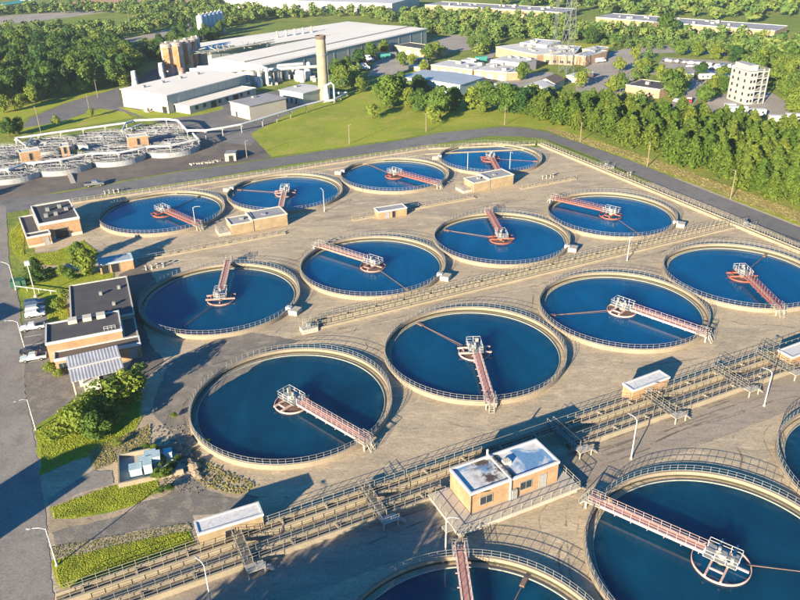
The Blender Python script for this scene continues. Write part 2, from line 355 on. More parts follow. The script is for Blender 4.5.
def track_mat():
    m, n, b, v = base('tyre_marks', .95); b.inputs['Base Color'].default_value = (.15, .125, .10, 1); f = noise(n, v, .22, 5, .7); r = ramp(n, [(.42, (0, 0, 0)), (.68, (.62, .62, .62))]); n.links.new(f, r.inputs[0])
    n.links.new(r.outputs[0], b.inputs['Alpha']); return m
M['track'] = track_mat()
TCEN = [(-65.5, 198.1), (-33.4, 213.), (-1., 227.8), (30.7, 243.6), (-38.6, 145.), (-6.2, 160.4), (25.7, 175.3), (57.2, 190.5), (-18.6, 105.7), (13.8, 121.2), (45.7, 136.8), (76.5, 151.7), (40.0, 69.1), (72.4, 84.5)]
r_ = random.Random(41); mb = MB()
def strip(pts, w_, z):
    n = len(pts); vs = []
    for i, p in enumerate(pts):
        a = pts[max(i - 1, 0)]; b = pts[min(i + 1, n - 1)]; d = (b[0] - a[0], b[1] - a[1]); L = hypot(*d) or 1; nx, ny = -d[1] / L * w_ / 2, d[0] / L * w_ / 2
        vs += [(p[0] + nx, p[1] + ny, z), (p[0] - nx, p[1] - ny, z)]
    mb.add(vs, [(2 * i, 2 * i + 1, 2 * i + 3, 2 * i + 2) for i in range(n - 1)])
lv = 0
for cx, cy in TCEN:
    for k in range(9):
        r0 = 17.0 + r_.uniform(.5, 7.0); a0 = r_.uniform(0, 2 * pi); da = r_.uniform(.3, 1.1); ox, oy = r_.uniform(-2, 2), r_.uniform(-2, 2); pts = [(cx + ox + (r0 + .5 * sin(j * .6)) * cos(a0 + da * j / 12), cy + oy + (r0 + .5 * sin(j * .6)) * sin(a0 + da * j / 12)) for j in range(13)]
        if all(hypot(px_ - tx, py_ - ty) > 17.3 for px_, py_ in pts for tx, ty in TCEN): lv += 1; strip(pts, r_.uniform(.12, .3), .021 + lv * .0001)
for n0 in (50., 54.5, 58., 5.5, 66., 78.2, 98., -36., -34.4, 19.2):
    for off in (0, 1.7):
        for seg in range(4):
            u0 = r_.uniform(-15, 110); L = r_.uniform(14, 40); q_ = r_.uniform(-.6, .6); lv += 1; pts = [W(u0 + L * j / 10, n0 + off + q_ + .5 * sin(j * .5)) for j in range(11)]
            if all(hypot(px_ - tx, py_ - ty) > 17.3 for px_, py_ in pts for tx, ty in TCEN): strip(pts, .3, .021 + lv * .0001)
tag(mb.build('tyre_marks', M['track']), kind='structure')
# left side: paving, parking bays, verges
sheet('parking_bays', [(24, 300), (48, 296), (52, 322), (58, 372), (25, 372), (23, 330)], .052, M['asphalt'])
pm = MB()
for k in range(8):
    a = P(24.5, 303 + k * 8.6); b = P(42, 300 + k * 8.6); pm.beam((*a, .064), (*b, .064), .14, .008)
tag(pm.build('bay_lines', M['line']), kind='structure')
sheet('gravel_apron', [(24, 372), (66, 372), (120, 395), (128, 420), (70, 440), (42, 442), (33, 430), (25, 395)], .056, M['gravel'], edge=.5)
sheet('gravel_track', [(48, 527), (100, 518), (170, 493), (196, 475), (178, 440), (150, 410), (170, 360), (240, 330), (300, 340), (200, 400), (188, 440), (222, 484), (258, 496), (240, 510), (190, 516), (196, 526), (150, 537), (60, 552)], .022, M['gravel'], edge=.6, seed=4)
sheet('shade_paving', [(118, 275), (145, 262), (158, 285), (138, 310), (150, 345), (165, 360), (142, 385), (126, 372), (140, 342)], .024, M['asphalt2'], edge=.4)  # dark sheet: the deep shade east of the office put into the ground colour
sheet('filter_apron', [(-60, 215), (-60, 186), (0, 176), (60, 168), (140, 152), (196, 140), (214, 128), (246, 126), (262, 142), (271, 158), (180, 171), (60, 191.5), (20, 199)], .026, M['asphalt2'])
sheet('works_paving', [(100, 108), (60, 122), (22, 128), (30, 118), (64, 104), (100, 92), (118, 88), (125, 110), (168, 115), (200, 112), (262, 92), (330, 90), (352, 96), (262, 134), (250, 146), (200, 138), (140, 116)], .028, M['asphalt'])

# grass patches of the plant
sheet('lawn', [(250, 134), (300, 108), (330, 96), (380, 88), (420, 92), (500, 108), (560, 122), (600, 140), (640, 158), (700, 182), (800, 220), (800, 226), (701, 187), (580, 141.5), (545, 130), (520, 126), (500, 125.5), (440, 131.5), (400, 139), (330, 148.5), (271, 157)], .034, M['grass'], edge=.4)
sheet('lawn', [(22, 128), (60, 122), (100, 108.5), (125, 112), (133, 118), (60, 130), (0, 137), (-40, 141), (-40, 108), (30, 104), (60, 98), (90, 92), (118, 85), (112, 90), (64, 103.5), (28, 117), (18, 124)], .036, M['grass'], edge=.4, seed=2)
sheet('lawn', [(118, 107), (150, 112), (168, 114), (190, 113), (222, 106), (224, 109), (200, 115), (160, 120), (146, 118)], .036, M['grass'], edge=.4, seed=3)
sheet('dry_verge', [(545, 127), (580, 136), (640, 155), (700, 176), (800, 212), (800, 222), (700, 184), (640, 162), (580, 141), (550, 131)], .038, M['straw'], edge=.8, seed=5)
sheet('lawn', [(9, 232), (24, 216), (34, 214), (36, 222), (20, 236), (24, 255), (54, 252), (84, 240), (100, 254), (80, 262), (50, 266), (20, 262), (12, 250)], .058, M['grass'], edge=.5, seed=6)
sheet('lawn', [(20, 280), (60, 275), (112, 270), (114, 280), (62, 288), (69, 318), (47, 323), (46, 298), (26, 299), (20, 290)], .058, M['grass'], edge=.4, seed=7)
sheet('lawn', [(36, 428), (60, 412), (110, 372), (142, 395), (140, 425), (112, 446), (90, 455), (40, 477)], .060, M['grass'], edge=.8, seed=8)
sheet('dirt_patch', [(86, 452), (118, 438), (150, 425), (150, 448), (116, 462), (96, 470)], .062, M['dirt'], edge=.6, seed=9)
sheet('side_lane', [(46, 500), (92, 471), (112, 471), (114, 484), (80, 493), (50, 508)], .062, M['roadleft'], edge=.2)
sheet('dirt_patch', [(48, 508), (70, 498), (120, 484), (162, 470), (166, 486), (130, 512), (70, 528), (50, 534)], .060, M['dirt'], edge=.7, seed=10)
sheet('lawn', [(50, 508), (76, 499), (110, 487), (156, 478), (160, 490), (134, 506), (76, 519), (54, 520)], .064, M['grass'], edge=.7, seed=11)
sheet('dirt_patch', [(50, 548), (110, 537), (188, 523), (194, 530), (120, 552), (56, 565)], .062, M['dirt'], edge=.6, seed=12)
sheet('lawn', [(52, 562), (100, 549), (150, 538), (188, 532), (194, 545), (150, 562), (98, 580), (60, 591)], .064, M['grass'], edge=.6, seed=13)
sheet('dirt_patch', [(196, 424), (190, 440), (206, 462), (240, 478), (262, 486), (240, 498), (205, 490), (186, 470), (182, 440)], .026, M['dirt'], edge=.7, seed=14)
sheet('dirt_strip', [W(-36, -27.6), W(150, -27.6), W(150, -30.2), W(-36, -30.2)], .012, M['dirt'], px=False)
# streets and lots beyond the plant
sheet('car_park', [(432, 40), (455, 34), (488, 40), (470, 50), (440, 52)], .02, M['lot'])
sheet('car_park', [(478, 60), (496, 49), (500, 47), (490, 62)], .02, M['lot'])
sheet('car_park', [(478, 88), (478, 76), (552, 72), (560, 84), (520, 90)], .02, M['lot'])
sheet('car_park', [(574, 76), (596, 60), (620, 52), (640, 50), (625, 80), (600, 92), (576, 92)], .02, M['lot'])
sheet('street', [(600, 94), (636, 54), (652, 52), (622, 96)], .03, M['lot'])
sheet('street', [(600, 54), (640, 46), (700, 44), (730, 50), (728, 56), (690, 52), (640, 54), (604, 60)], .026, M['lot'])
sheet('car_park', [(650, 74), (664, 57), (740, 62), (735, 76), (700, 84), (672, 78)], .02, M['lot'])
sheet('car_park', [(664, 110), (694, 82), (704, 84), (690, 112)], .022, M['lot'])
sheet('tower_yard', [(700, 108), (716, 95), (770, 92), (790, 104), (788, 116), (720, 114)], .024, M['lot'])
sheet('street', [(700, 118), (800, 128), (800, 134), (700, 124)], .02, M['asphalt'])
sheet('works_yard', [(368, 76), (376, 60), (410, 56), (418, 66), (392, 76)], .02, M['lot'])
sheet('street', [(96, 36), (130, 38), (165, 30), (195, 22), (196, 30), (158, 40), (110, 44), (60, 42)], .02, M['lot'])
sheet('street', [(-20, 18), (40, 13), (100, 8), (240, 4), (240, 8), (100, 13), (30, 22), (-20, 26)], .02, M['lot'])
sheet('dirt_field', [(60, 3), (120, -3), (250, -8), (220, 2), (130, 6), (80, 8)], .02, M['orange'])
sheet('lawn', [(120, 48), (140, 40), (172, 36), (166, 46), (150, 52)], .03, M['grass'], edge=1.0)
sheet('lawn', [(560, 42), (596, 44), (640, 40), (600, 50), (598, 52)], .018, M['grass'], edge=1.0)
sheet('works_paving', [(138, 118), (120, 92), (150, 70), (168, 66), (196, 76), (150, 84)], .024, M['asphalt2'])

# ================================================================ CLARIFIER TANKS
R = 17.0; RIM = .9; WAT = .02
def arc_rail(mb, r, z0, h, n, a0=0, a1=2 * pi, posts=True, rr=.03):
    pts = []
    for k in range(n + 1):
        a = a0 + (a1 - a0) * k / n; x, y = r * cos(a), r * sin(a); pts.append((x, y))
        if posts: mb.beam((x, y, z0), (x, y, z0 + h), .045)
    for zz in (h, h * .55, .12):
        for k in range(n):
            mb.beam((*pts[k], z0 + zz), (*pts[k + 1], z0 + zz), rr * 1.3, rr * (2.4 if zz == .12 else 1.3))
def line_rail(mb, p, q, z0, h=1.05, step=1.5, rr=.05, mid=True):
    L = hypot(q[0] - p[0], q[1] - p[1]); n = max(1, round(L / step))
    for k in range(n + 1):
        t = k / n; x, y = p[0] + (q[0] - p[0]) * t, p[1] + (q[1] - p[1]) * t; mb.beam((x, y, z0), (x, y, z0 + h), rr * 1.2)
    for zz in ((h, h * .5) if mid else (h,)): mb.beam((*p, z0 + zz), (*q, z0 + zz), rr)
WALL = MB().lathe([(R - .38, -.6), (R - .38, RIM), (R, RIM), (R + .02, 0), (R + .12, 0), (R + .12, -.4)], 128); MESH = {}
def shared(key, fn, m):
    """a mesh built once and used by several objects"""
    if key not in MESH:
        mb = fn(); me = bpy.data.meshes.new(key); me.from_pydata(mb.v, [], mb.f); me.materials.append(m); me.update(); MESH[key] = me
    return MESH[key]
def child(name, me, parent, loc=(0, 0, 0), a=0):
    o = bpy.data.objects.new(name, me); C.objects.link(o); o.parent = parent; o.location = loc; o.rotation_euler = (0, 0, a); return o
def f_rail():
    mb = MB(); arc_rail(mb, R - .12, RIM, 1.05, 92); return mb
def f_weir():
    return MB().lathe([(R - 1.35, -.5), (R - 1.35, .16), (R - 1.22, .16), (R - 1.22, -.5)], 128)
def f_launder(): return MB().lathe([(R - 1.22, -.02), (R - .37, -.02)], 96)
def f_water(): return MB().disc(R - 1.3, WAT, 96)
def f_well(r):
    def f():
        mb = MB().lathe([(r, -.4), (r, .32), (r - .1, .32), (r - .1, -.4)], 48)
        return mb
    return f
def f_deck(L):
    def f():
        mb = MB()
        mb.bx(2.2, L, -.42, .42, 1.52, 1.60)
        return mb
    return f
def f_girder(L):
    def f():
        mb = MB()
        for s in (-1, 1):
            mb.bx(2.0, L, s * .60 - .06, s * .60 + .06, 1.22, 1.62)
            mb.bx(2.0, L, s * .60 - .13, s * .60 + .13, 1.62, 1.66)
        n = int((L - 2) / 1.1)
        for k in range(n + 1):
            x = 2.1 + (L - 2.2) * k / n; mb.bx(x - .05, x + .05, -.56, .56, 1.40, 1.5)
        for k in range(0, n, 2):
            x = 2.1 + (L - 2.2) * (k + .5) / n; mb.bx(x - .05, x + .05, .6, .95, 1.22, 1.32); mb.bx(x - .05, x + .05, -.95, -.6, 1.22, 1.32)
        return mb
    return f
def f_brail(L):
    def f():
        mb = MB()
        for s in (-1, 1): line_rail(mb, (2.0, s * .62), (L, s * .62), 1.62, .9, 1.25, .035)
        return mb
    return f
def f_platform():
    mb = MB(); mb.bx(-2.0, 2.1, -1.35, 1.35, 1.50, 1.62); return mb
def f_prail():
    mb = MB()
    line_rail(mb, (-2, -1.3), (-2, 1.3), 1.6); line_rail(mb, (-2, -1.3), (2.05, -1.3), 1.6); line_rail(mb, (-2, 1.3), (2.05, 1.3), 1.6)
    line_rail(mb, (2.05, -1.3), (2.05, -.62), 1.6, step=.7); line_rail(mb, (2.05, .62), (2.05, 1.3), 1.6, step=.7); return mb
def f_drive():
    mb = MB(); mb.lathe([(0, 2.15), (.55, 2.15), (.62, 2.0), (.62, 1.62)], 20); mb.bx(.2, .9, -.2, .2, 1.62, 2.3); mb.lathe([(0, 2.85), (.2, 2.85), (.22, 2.1)], 12, .5, 0)
    mb.bx(-1.5, -1.1, .3, .9, 1.62, 2.7); return mb
def f_cross(r):
    def f():
        mb = MB()
        for s in (-1, 1):
            mb.bx(s * .95 - .12, s * .95 + .12, -r - .1, r + .1, .5, .82)
        mb.bx(-r + .3, -1.0, -.12, .12, .5, .75)
        for yy in (-2.1, 2.1): mb.bx(-1.0, 1.0, yy - .1, yy + .1, .55, .75)
        for s in (-1, 1):
            for t in (-1, 1): mb.bx(s * .95 - .1, s * .95 + .1, t * .9 - .1, t * .9 + .1, .6, 1.55)
        return mb
    return f
def f_skim():
    mb = MB(); mb.tube([(2.6, 0, .35), (R - 2.6, 0, .16)], .06, 6); mb.tube([(2.6, .35, .2), (R - 3.5, .06, .12)], .035, 6)
    mb.bx(R - 2.9, R - 1.45, -.3, .3, .06, .3); return mb
def f_post():
    mb = MB(); mb.lathe([(.55, -.4), (.55, 1.4)], 16); return mb
def f_landing():
    mb = MB(); mb.bx(R - .9, R + 1.3, -1.0, 1.0, 1.44, 1.56); mb.bx(R + .9, R + 1.2, -.9, -.7, 0, 1.5); mb.bx(R + .9, R + 1.2, .7, .9, 0, 1.5)
    for k in range(4): mb.bx(R + 1.3 + k * .22, R + 1.5 + k * .22, -.4, .4, 1.15 - k * .3, 1.21 - k * .3)
    for s in (-.4, .4): mb.beam((R + 1.3, s, 1.35), (R + 2.25, s, 0), .06, .14)
    return mb
def f_lrail(s):
    def f():
        mb = MB(); line_rail(mb, (R - .9, s * .98), (R + 1.28, s * .98), 1.56, 1.0, 1.1); line_rail(mb, (R + 1.28, s * .98), (R + 1.28, s * .42), 1.56, 1.0, .5)
        mb.beam((R + 1.28, s * .42, 2.5), (R + 2.25, s * .42, 1.0), .05); mb.beam((R + 2.25, s * .42, 0), (R + 2.25, s * .42, 1.0), .05); return mb
    return f
def f_scumbox():
    mb = MB(); mb.bx(R - .9, R + .3, -.45, .45, .6, 1.35); return mb
def f_scumpit():
    mb = MB(); mb.bx(R + .05, R + 2.1, -1.1, 1.1, -.1, 1.05); return mb
PAINT = dict(red=('red', 'midred'), pink=('pink', 'grate'), mid=('midred', 'grate'))
def ang(c, px, z=1.0):
    q = P(*px, z); return atan2(q[1] - c[1], q[0] - c[0])
def tank(key, label, c, bridge, skim, paint, scum=None, well=3.0, wellkind='water'):
    t = empty('clarifier_tank', c[0], c[1], 0, 0, label, 'settling tank', 'round settling tanks of blue water')
    child('wall', shared('tank_wall', lambda: WALL, M['rim']), t)
    child('railing', shared('tank_rail', f_rail, M['galv']), t)
    child('weir', shared('tank_weir', f_weir, M['weir']), t)
    child('tide_stain', shared('tide', lambda: MB().lathe([(R - .385, -.02), (R - .385, .34)], 96), M['algae']), t)
    child('launder_water', shared('launder', f_launder, M['scum']), t)
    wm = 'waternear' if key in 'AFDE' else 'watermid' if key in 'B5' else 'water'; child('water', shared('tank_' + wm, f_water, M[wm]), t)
    pa, pb = PAINT[paint]
    L = R + .9
    if bridge is not None:
        z_ = -.25
        br = child('access_bridge', shared('deck', f_deck(L), M['grate' if paint != 'red' else 'midred']), t, (0, 0, z_), a=bridge)
        child('girder', shared('girder' + paint, f_girder(L), M[pa]), br)
        child('bridge_railing', shared('brail' + paint, f_brail(L), M[pb if paint != 'pink' else 'pink']), br)
        child('landing', shared('landing', f_landing, M['pale_conc']), br)
        child('landing_railing', shared('lrail1', f_lrail(1), M['galv']), br); child('landing_railing', shared('lrail2', f_lrail(-1), M['galv']), br)
        ba = bridge
    else: ba = (skim or 0) + pi
    ce = child('centre_platform', shared('platform', f_platform, M['white' if paint != 'red' else 'galv']), t, (0, 0, -.25), a=ba)
    child('platform_railing', shared('prail', f_prail, M['white']), ce)
    child('drive_unit', shared('drive' + paint, f_drive, M['galv']), ce)
    child('centre_column', shared('column', f_post, M['concrete']), ce)
    child('crossbeam', shared('cross' + paint + str(well), f_cross(well), M[pa]), t, a=ba)
    fw = child('feed_well', shared('well' + paint + str(well), f_well(well), M[pa]), t)
    child('well_water', shared('wellwater' + wellkind + str(well), lambda: MB().disc(well - .14, .1, 36), M['scum' if wellkind == 'scum' else 'water']), fw)
    if skim is not None: child('skimmer_arm', shared('skim', f_skim, M['skim']), t, a=skim)
    if scum is not None:
        child('scum_box', shared('scumbox', f_scumbox, M['white']), t, a=scum)
        child('scum_pit', shared('scumpit', f_scumpit, M['pale_conc']), t, a=scum)
    return t
TK = {'1': (-65.5, 198.1), '2': (-33.4, 213.), '3': (-1., 227.8), '4': (30.7, 243.6), '5': (-38.6, 145.), '6': (-6.2, 160.4), '7': (25.7, 175.3), '8': (57.2, 190.5),
      'A': (-18.6, 105.7), 'B': (13.8, 121.2), '9': (45.7, 136.8), '10': (76.5, 151.7), 'F': (7.6, 53.6), 'D': (40.0, 69.1), 'E': (72.4, 84.5)}
for key, label, br, sk, paint, scum in [
    ('1', 'far row tank beside the brick building with black roof and white roof edge', (202.5, 226), (194.4, 198), 'red', None),
    ('2', 'blue tank half hidden by a low tan pump house, second in the far row', (280.5, 209), (236, 189), 'mid', (235, 188)),
    ('3', 'round blue tank just behind the smallest brick shed, third of the far row', (438, 183.3), (368, 163.8), 'red', (345, 171)),
    ('4', 'farthest blue tank, under the bend of the road, partly behind a pump house', (498, 170), (539, 161), 'red', (440, 156)),
    ('5', 'round blue tank beside the flat black roofed office, its bridge reaching to the far rim', (228.3, 260), (178, 330), 'mid', (300.5, 310)),
    ('6', 'blue tank in the middle row whose bridge runs to its upper left rim', (317.6, 244), (410, 291), 'mid', (445, 275)),
    ('7', 'round blue tank with a reddish bridge to its far rim and skimmer arm pointing left', (488, 210), (442, 229), 'red', (574, 247)),
    ('8', 'blue tank nearest the corner of channel and wood, long red bridge to the left', (551, 197), (641, 235), 'red', (682, 223)),
    ('A', 'large dark blue tank nearest the dirt and rubble, pink bridge to its lower right rim', (370, 442), None, 'pink', None),
    ('B', 'large blue tank at picture centre with its pink bridge pointing to the viewer', (490.5, 400), (414, 320.5), 'pink', None),
    ('9', 'blue tank behind the small shed on the channels, pale pink bridge to lower right', (707, 333.6), (550, 314.6), 'pink', None),
    ('10', 'blue tank at right edge below the channel junction, red bridge to near rim', (781, 308.7), (764, 256), 'red', None),
    ('D', 'nearest large tank at lower right with long pink bridge and wide centre ring', (590, 497), (800, 571), 'pink', None),
    ('E', 'tank cut off by the right edge between the double channel and the nearest big tank', (812, 405), (790, 478), 'mid', None),
    ('F', 'tank cut off by the bottom edge, below the brick pump house deck', (460, 548), (525, 579), 'pink', None)]:
    c = TK[key]
    if key == 'E': sa = pi + .75; ba = radians(100)
    else: sa = ang(c, sk, .3) if sk else None; ba = ang(c, br, 1.5)
    tank(key, label, c, ba, sa, paint, ang(c, scum, 1.) if scum else None, 3.6 if key == 'D' else 3.0, 'scum' if key in ('A', 'B', '9', '7', '3', '10', '6') else 'water')

# ================================================================ CHANNELS AND WALKWAYS (in the plant grid: u along the rows, n across)
def channel(label, u0, u1, n0, wd=1.5, h=.95, cat='channel', rails=(1, 1), step=1.6, vert=False, water=True, railmat='railtan', wallmat='concrete', group=None):
    """straight open concrete channel with side walls, water and a railing on each side"""
    L = abs(u1 - u0); x, y = W(u0, n0) if not vert else W(n0, u0)
    t = empty('channel', x, y, 0, GA + (pi / 2 if vert else 0), label, cat, group)
    mb = MB(); mb.bx(0, L, -wd / 2 - .2, -wd / 2 + .12, -.1, h); mb.bx(0, L, wd / 2 - .12, wd / 2 + .2, -.1, h); mb.bx(0, L, -wd / 2 + .12, wd / 2 - .12, -.08, .12)
    k = 3.0
    while k < L: mb.bx(k - .12, k + .12, -wd / 2 + .12, wd / 2 - .12, h - .35, h - .05); k += 6.4
    mb.build('wall', M[wallmat], t)
    if water: MB().bx(.05, L - .05, -wd / 2 + .12, wd / 2 - .12, .12, h - .45).build('channel_water', M['chanwater'], t)
    for s, on in zip((-1, 1), rails):
        if on:
            mb = MB(); line_rail(mb, (.1, s * wd / 2), (L - .1, s * wd / 2), h, 1.0, step, .042)
            mb.build('railing', M[railmat], t)
    return t
G1 = 'open concrete channels with railings'
channel('long tan channel with railings, northern one of the two parallel channels in the foreground', -39, 8.5, -26.75, group=G1)
channel('long tan channel running behind the brick pump house to the right edge', 8.7, 150, -26.65, group=G1)
channel('southern channel of the foreground pair, from the left road to the pump house deck', -39, 12.2, -30.9, railmat='galv', group=G1)
channel('southern channel of the foreground pair, right of the pump house towards the right edge', 34.0, 150, -30.9, railmat='galv', group=G1)
channel('tan channel with railings between the middle rows of tanks, from headworks to the junction', 10.8, 126.6, 24.6, 1.3, .8, group=G1)
channel('low twin of the middle channel, nearer strip without water', 11.5, 126.6, 22.4, .7, .5, rails=(0, 1), water=False, group=G1)
channel('tan channel along the perimeter road down the right side', -60, 109.8, 128.2, 1.1, .75, vert=True, group=G1)
channel('low tan channel west of the low pump house on the far service strip', -14, 23, 73.6, .9, .45, rails=(1, 0), step=2.2, group=G1)
channel('low tan channel between the two far pump houses', 42, 80, 73.6, .9, .45, rails=(0, 1), step=2.2, group=G1)
channel('low tan channel east of the far pump house by the road bend', 96, 116, 73.6, .9, .45, rails=(1, 0), step=2.2, group=G1)
def wall_run(label, pts, h=.55, wd=.35, name='kerb_wall', cat='low wall', rail=True):
    t = empty(name, pts[0][0], pts[0][1], 0, 0, label, cat); o = pts[0]
    mb = MB(); rb = MB()
    for a, b in zip(pts[:-1], pts[1:]):
        mb.beam((a[0] - o[0], a[1] - o[1], h / 2), (b[0] - o[0], b[1] - o[1], h / 2), wd, h)
        line_rail(rb, (a[0] - o[0], a[1] - o[1]), (b[0] - o[0], b[1] - o[1]), h, 1.05, 2.0, .055)
    mb.build('wall', M['concrete'], t)
    if rail: rb.build('railing', M['railtan'], t)
    return t
wall_run('railed tan kerb wall along the far perimeter road up to its bend', [W(-34, 124.5), W(5, 123.5), W(40, 123.6), W(91, 123.8)])
wall_run('railed tan kerb wall cutting the corner inside the road bend', [W(91.3, 123.7), W(126.8, 110.3)])
wall_run('railed low kerb wall beside the straight part of the road on the right', [W(130.0, 109), W(130.0, -60)], .35, .3)
wall_run('plain low tan kerb on the inner side of the far strip', [W(-12, 119.0), W(88, 119.0), W(120, 107.5)], .3, .5, rail=False)
# planked earth strip seen next to the channels: crossings
def crossing(label, u, w=1.15, n0=-32.4, n1=-25.4, stair=True):
    x, y = W(u, n0); L = n1 - n0
    t = empty('footbridge', x, y, 0, GA + pi / 2, label, 'footbridge', 'small footbridges over the foreground channels')
    mb = MB(); mb.bx(0, L, -w / 2, w / 2, 1.10, 1.2); mb.bx(0, L, -w / 2 - .08, -w / 2 + .06, .98, 1.24); mb.bx(0, L, w / 2 - .06, w / 2 + .08, .98, 1.24); mb.build('deck', M['ladder'], t)
    mb = MB(); line_rail(mb, (0, -w / 2), (L, -w / 2), 1.24, .95, 1.5, .04); line_rail(mb, (0, w / 2), (L, w / 2), 1.24, .95, 1.5, .04); mb.build('railing', M['railtan'], t)
    mb = MB()
    mb.bx(-1.4, 0, -w / 2 - 1.2, w / 2, 1.1, 1.2)
    for px_, py_ in ((-1.3, -w / 2 - 1.1), (-1.3, w / 2 - .1), (-.1, -w / 2 - 1.1)): mb.bx(px_ - .08, px_ + .08, py_ - .08, py_ + .08, 0, 1.1)
    for k in range(4): mb.bx(-1.4, -.4, -w / 2 - 1.5 - k * .3, -w / 2 - 1.2 - k * .3, .85 - k * .26, .92 - k * .26)
    mb.build('stair', M['pale_conc'], t)
    mb = MB(); line_rail(mb, (-1.4, -w / 2 - 1.2), (-1.4, w / 2), 1.2, .95, 1.3, .04); line_rail(mb, (-1.4, w / 2), (0, w / 2), 1.2, .95, 1.3, .04); mb.build('stair_railing', M['galv'], t)
    return t
for u_, l_ in ((-16.6, 'footbridge in front of the foremost left shed door'), (2.0, 'footbridge crossing both channels between the left shed and the pump house'),
               (34.6, 'footbridge just right of the brick pump house, partly in its shade'), (53.6, 'footbridge in front of the small shed on the right'),
               (70.0, 'footbridge between the right shed and the right edge lamp'), (81.0, 'footbridge nearest the brick block at the right edge')): crossing(l_, u_)

# ================================================================ BUILDINGS
def frame(rfl, rfr, rbr, h):
    """plan of a rectangular building from three corners of its roof: front left, front right, back right"""
    a = P(*rfl, h); b = P(*rfr, h); c = P(*rbr, h); an = atan2(b[1] - a[1], b[0] - a[0]); wd = hypot(b[0] - a[0], b[1] - a[1])
    d = abs(-(c[0] - b[0]) * sin(an) + (c[1] - b[1]) * cos(an)); return a[0], a[1], an, wd, d
def shell(t, wd, d, h, wall='brick', roof='roofgrey', fascia='fascia', fh=.35, par=.12, z0=-.1, x0=0, y0=0, over=.12, plinth=None):
    mb = MB(); mb.bx(x0, x0 + wd, y0, y0 + d, z0, h - fh); mb.build('wall', M[wall], t)
    if plinth: MB().bx(x0 - .04, x0 + wd + .04, y0 - .04, y0 + d + .04, z0, z0 + plinth).build('plinth', M['fascia'], t)
    mb = MB(); o = over; th = .28
    mb.bx(x0 - o, x0 + wd + o, y0 - o, y0 - o + th, h - fh, h); mb.bx(x0 - o, x0 + wd + o, y0 + d + o - th, y0 + d + o, h - fh, h)
    mb.bx(x0 - o, x0 - o + th, y0 - o + th, y0 + d + o - th, h - fh, h); mb.bx(x0 + wd + o - th, x0 + wd + o, y0 - o + th, y0 + d + o - th, h - fh, h)
    mb.build('fascia', M[fascia], t)
    return MB().bx(x0 - o + th, x0 + wd + o - th, y0 - o + th, y0 + d + o - th, h - fh - .05, h - par).build('roof', M[roof], t)
def opening(t, x, z0, w_, h_, kind='door', y=0.0, mat=None, fr='galv'):
    d = MB().bx(x - w_ / 2, x + w_ / 2, y - .06, y + .05, z0, z0 + h_).build(kind, M[mat or ('dark' if kind == 'door' else 'glass')], t)
    mb = MB(); q = .09
    mb.bx(x - w_ / 2 - q, x - w_ / 2, y - .09, y + .05, z0, z0 + h_ + q); mb.bx(x + w_ / 2, x + w_ / 2 + q, y - .09, y + .05, z0, z0 + h_ + q); mb.bx(x - w_ / 2, x + w_ / 2, y - .09, y + .05, z0 + h_, z0 + h_ + q)
    if kind == 'window': mb.bx(x - .03, x + .03, y - .08, y - .05, z0, z0 + h_); mb.bx(x - w_ / 2 - q, x + w_ / 2 + q, y - .13, y + .05, z0 - q, z0)
    mb.build('frame', M[fr], d); return d
def bld(name, label, cat, rfl, rfr, rbr, h, group=None, dmin=None, **k):
    x, y, a, wd, d = frame(rfl, rfr, rbr, h)
    if dmin: d = dmin
    t = empty(name, x, y, 0, a, label, cat, group); t['_w'] = wd; t['_d'] = d
    shell(t, wd, d, h, **k); return t, wd, d

# shed, lower left
t, wd, d = bld('shed', 'long narrow shed with pale stained roof at the left foreground channel', 'shed', (198, 533.5), (262.6, 513.6), (256, 502.6), 2.9, wall='brickpale', roof='stained2', fascia='white')
opening(t, wd * .47, 0, 1.2, 1.9)
# shed, right
t, wd, d = bld('shed', 'small flat roofed shed with white roof edge by the channels below the right tanks', 'shed', (633.5, 390), (669.5, 376.5), (660.5, 369.6), 2.8, wall='brick', roof='stained2', fascia='white', plinth=.4)
opening(t, wd * .45, 0, 1.0, 1.9, mat='roofgrey')
t, wd, d = bld('shed', 'brick end of a shed cut off by the right edge', 'shed', (792.5, 357), (840, 339), (830, 331), 2.4, wall='brick', roof='roofpale', fascia='white', plinth=.4)
t, wd, d = bld('shed', 'smallest brick shed with dark doorway between the far and middle rows of tanks', 'shed', (378.7, 211.6), (406.7, 207.2), (402.3, 203.3), 2.3, wall='brick', roof='roofgrey', fascia='white')
opening(t, wd * .3, 0, 1.1, 1.8, mat='roofgrey'); opening(t, wd * .53, 0, .9, 1.8)
# pump house with deck
ZP = 1.05; HP = 3.6
a = P(471, 493, ZP + HP); b = P(559, 461, ZP + HP); c_ = P(536, 439, ZP + HP)
an = atan2(b[1] - a[1], b[0] - a[0]); wd = hypot(b[0] - a[0], b[1] - a[1]); d = -(c_[0] - b[0]) * sin(an) + (c_[1] - b[1]) * cos(an)
t = empty('pump_house', a[0], a[1], 0, an, 'brick pump house with stained white roof on a raised concrete deck', 'pump house')
shell(t, wd, d, ZP + HP, 'brick', 'stained', 'white', .4, .25, z0=ZP - .02)
for x in (wd * .17, wd * .62): opening(t, x, ZP + .9, 1.9, 1.25, 'window')
opening(t, wd * .82, ZP, 1.1, 2.2, 'door', mat='roofgrey')
mb = MB(); mb.bx(-3.4, wd + 2.2, -2.6, d + .4, ZP - .35, ZP - .02); mb.bx(-3.1, wd + 1.9, -2.3, d + .1, -.1, ZP - .36); mb.build('deck', M['pale_conc'], t)
mb = MB(); line_rail(mb, (-3.3, -2.5), (wd + 2.1, -2.5), ZP, 1.05, 1.6, .05); line_rail(mb, (-3.3, -2.5), (-3.3, d + .3), ZP, 1.05, 1.6, .05); line_rail(mb, (wd + 2.1, -2.5), (wd + 2.1, d * .7), ZP, 1.05, 1.6, .05); mb.build('railing', M['railtan'], t)
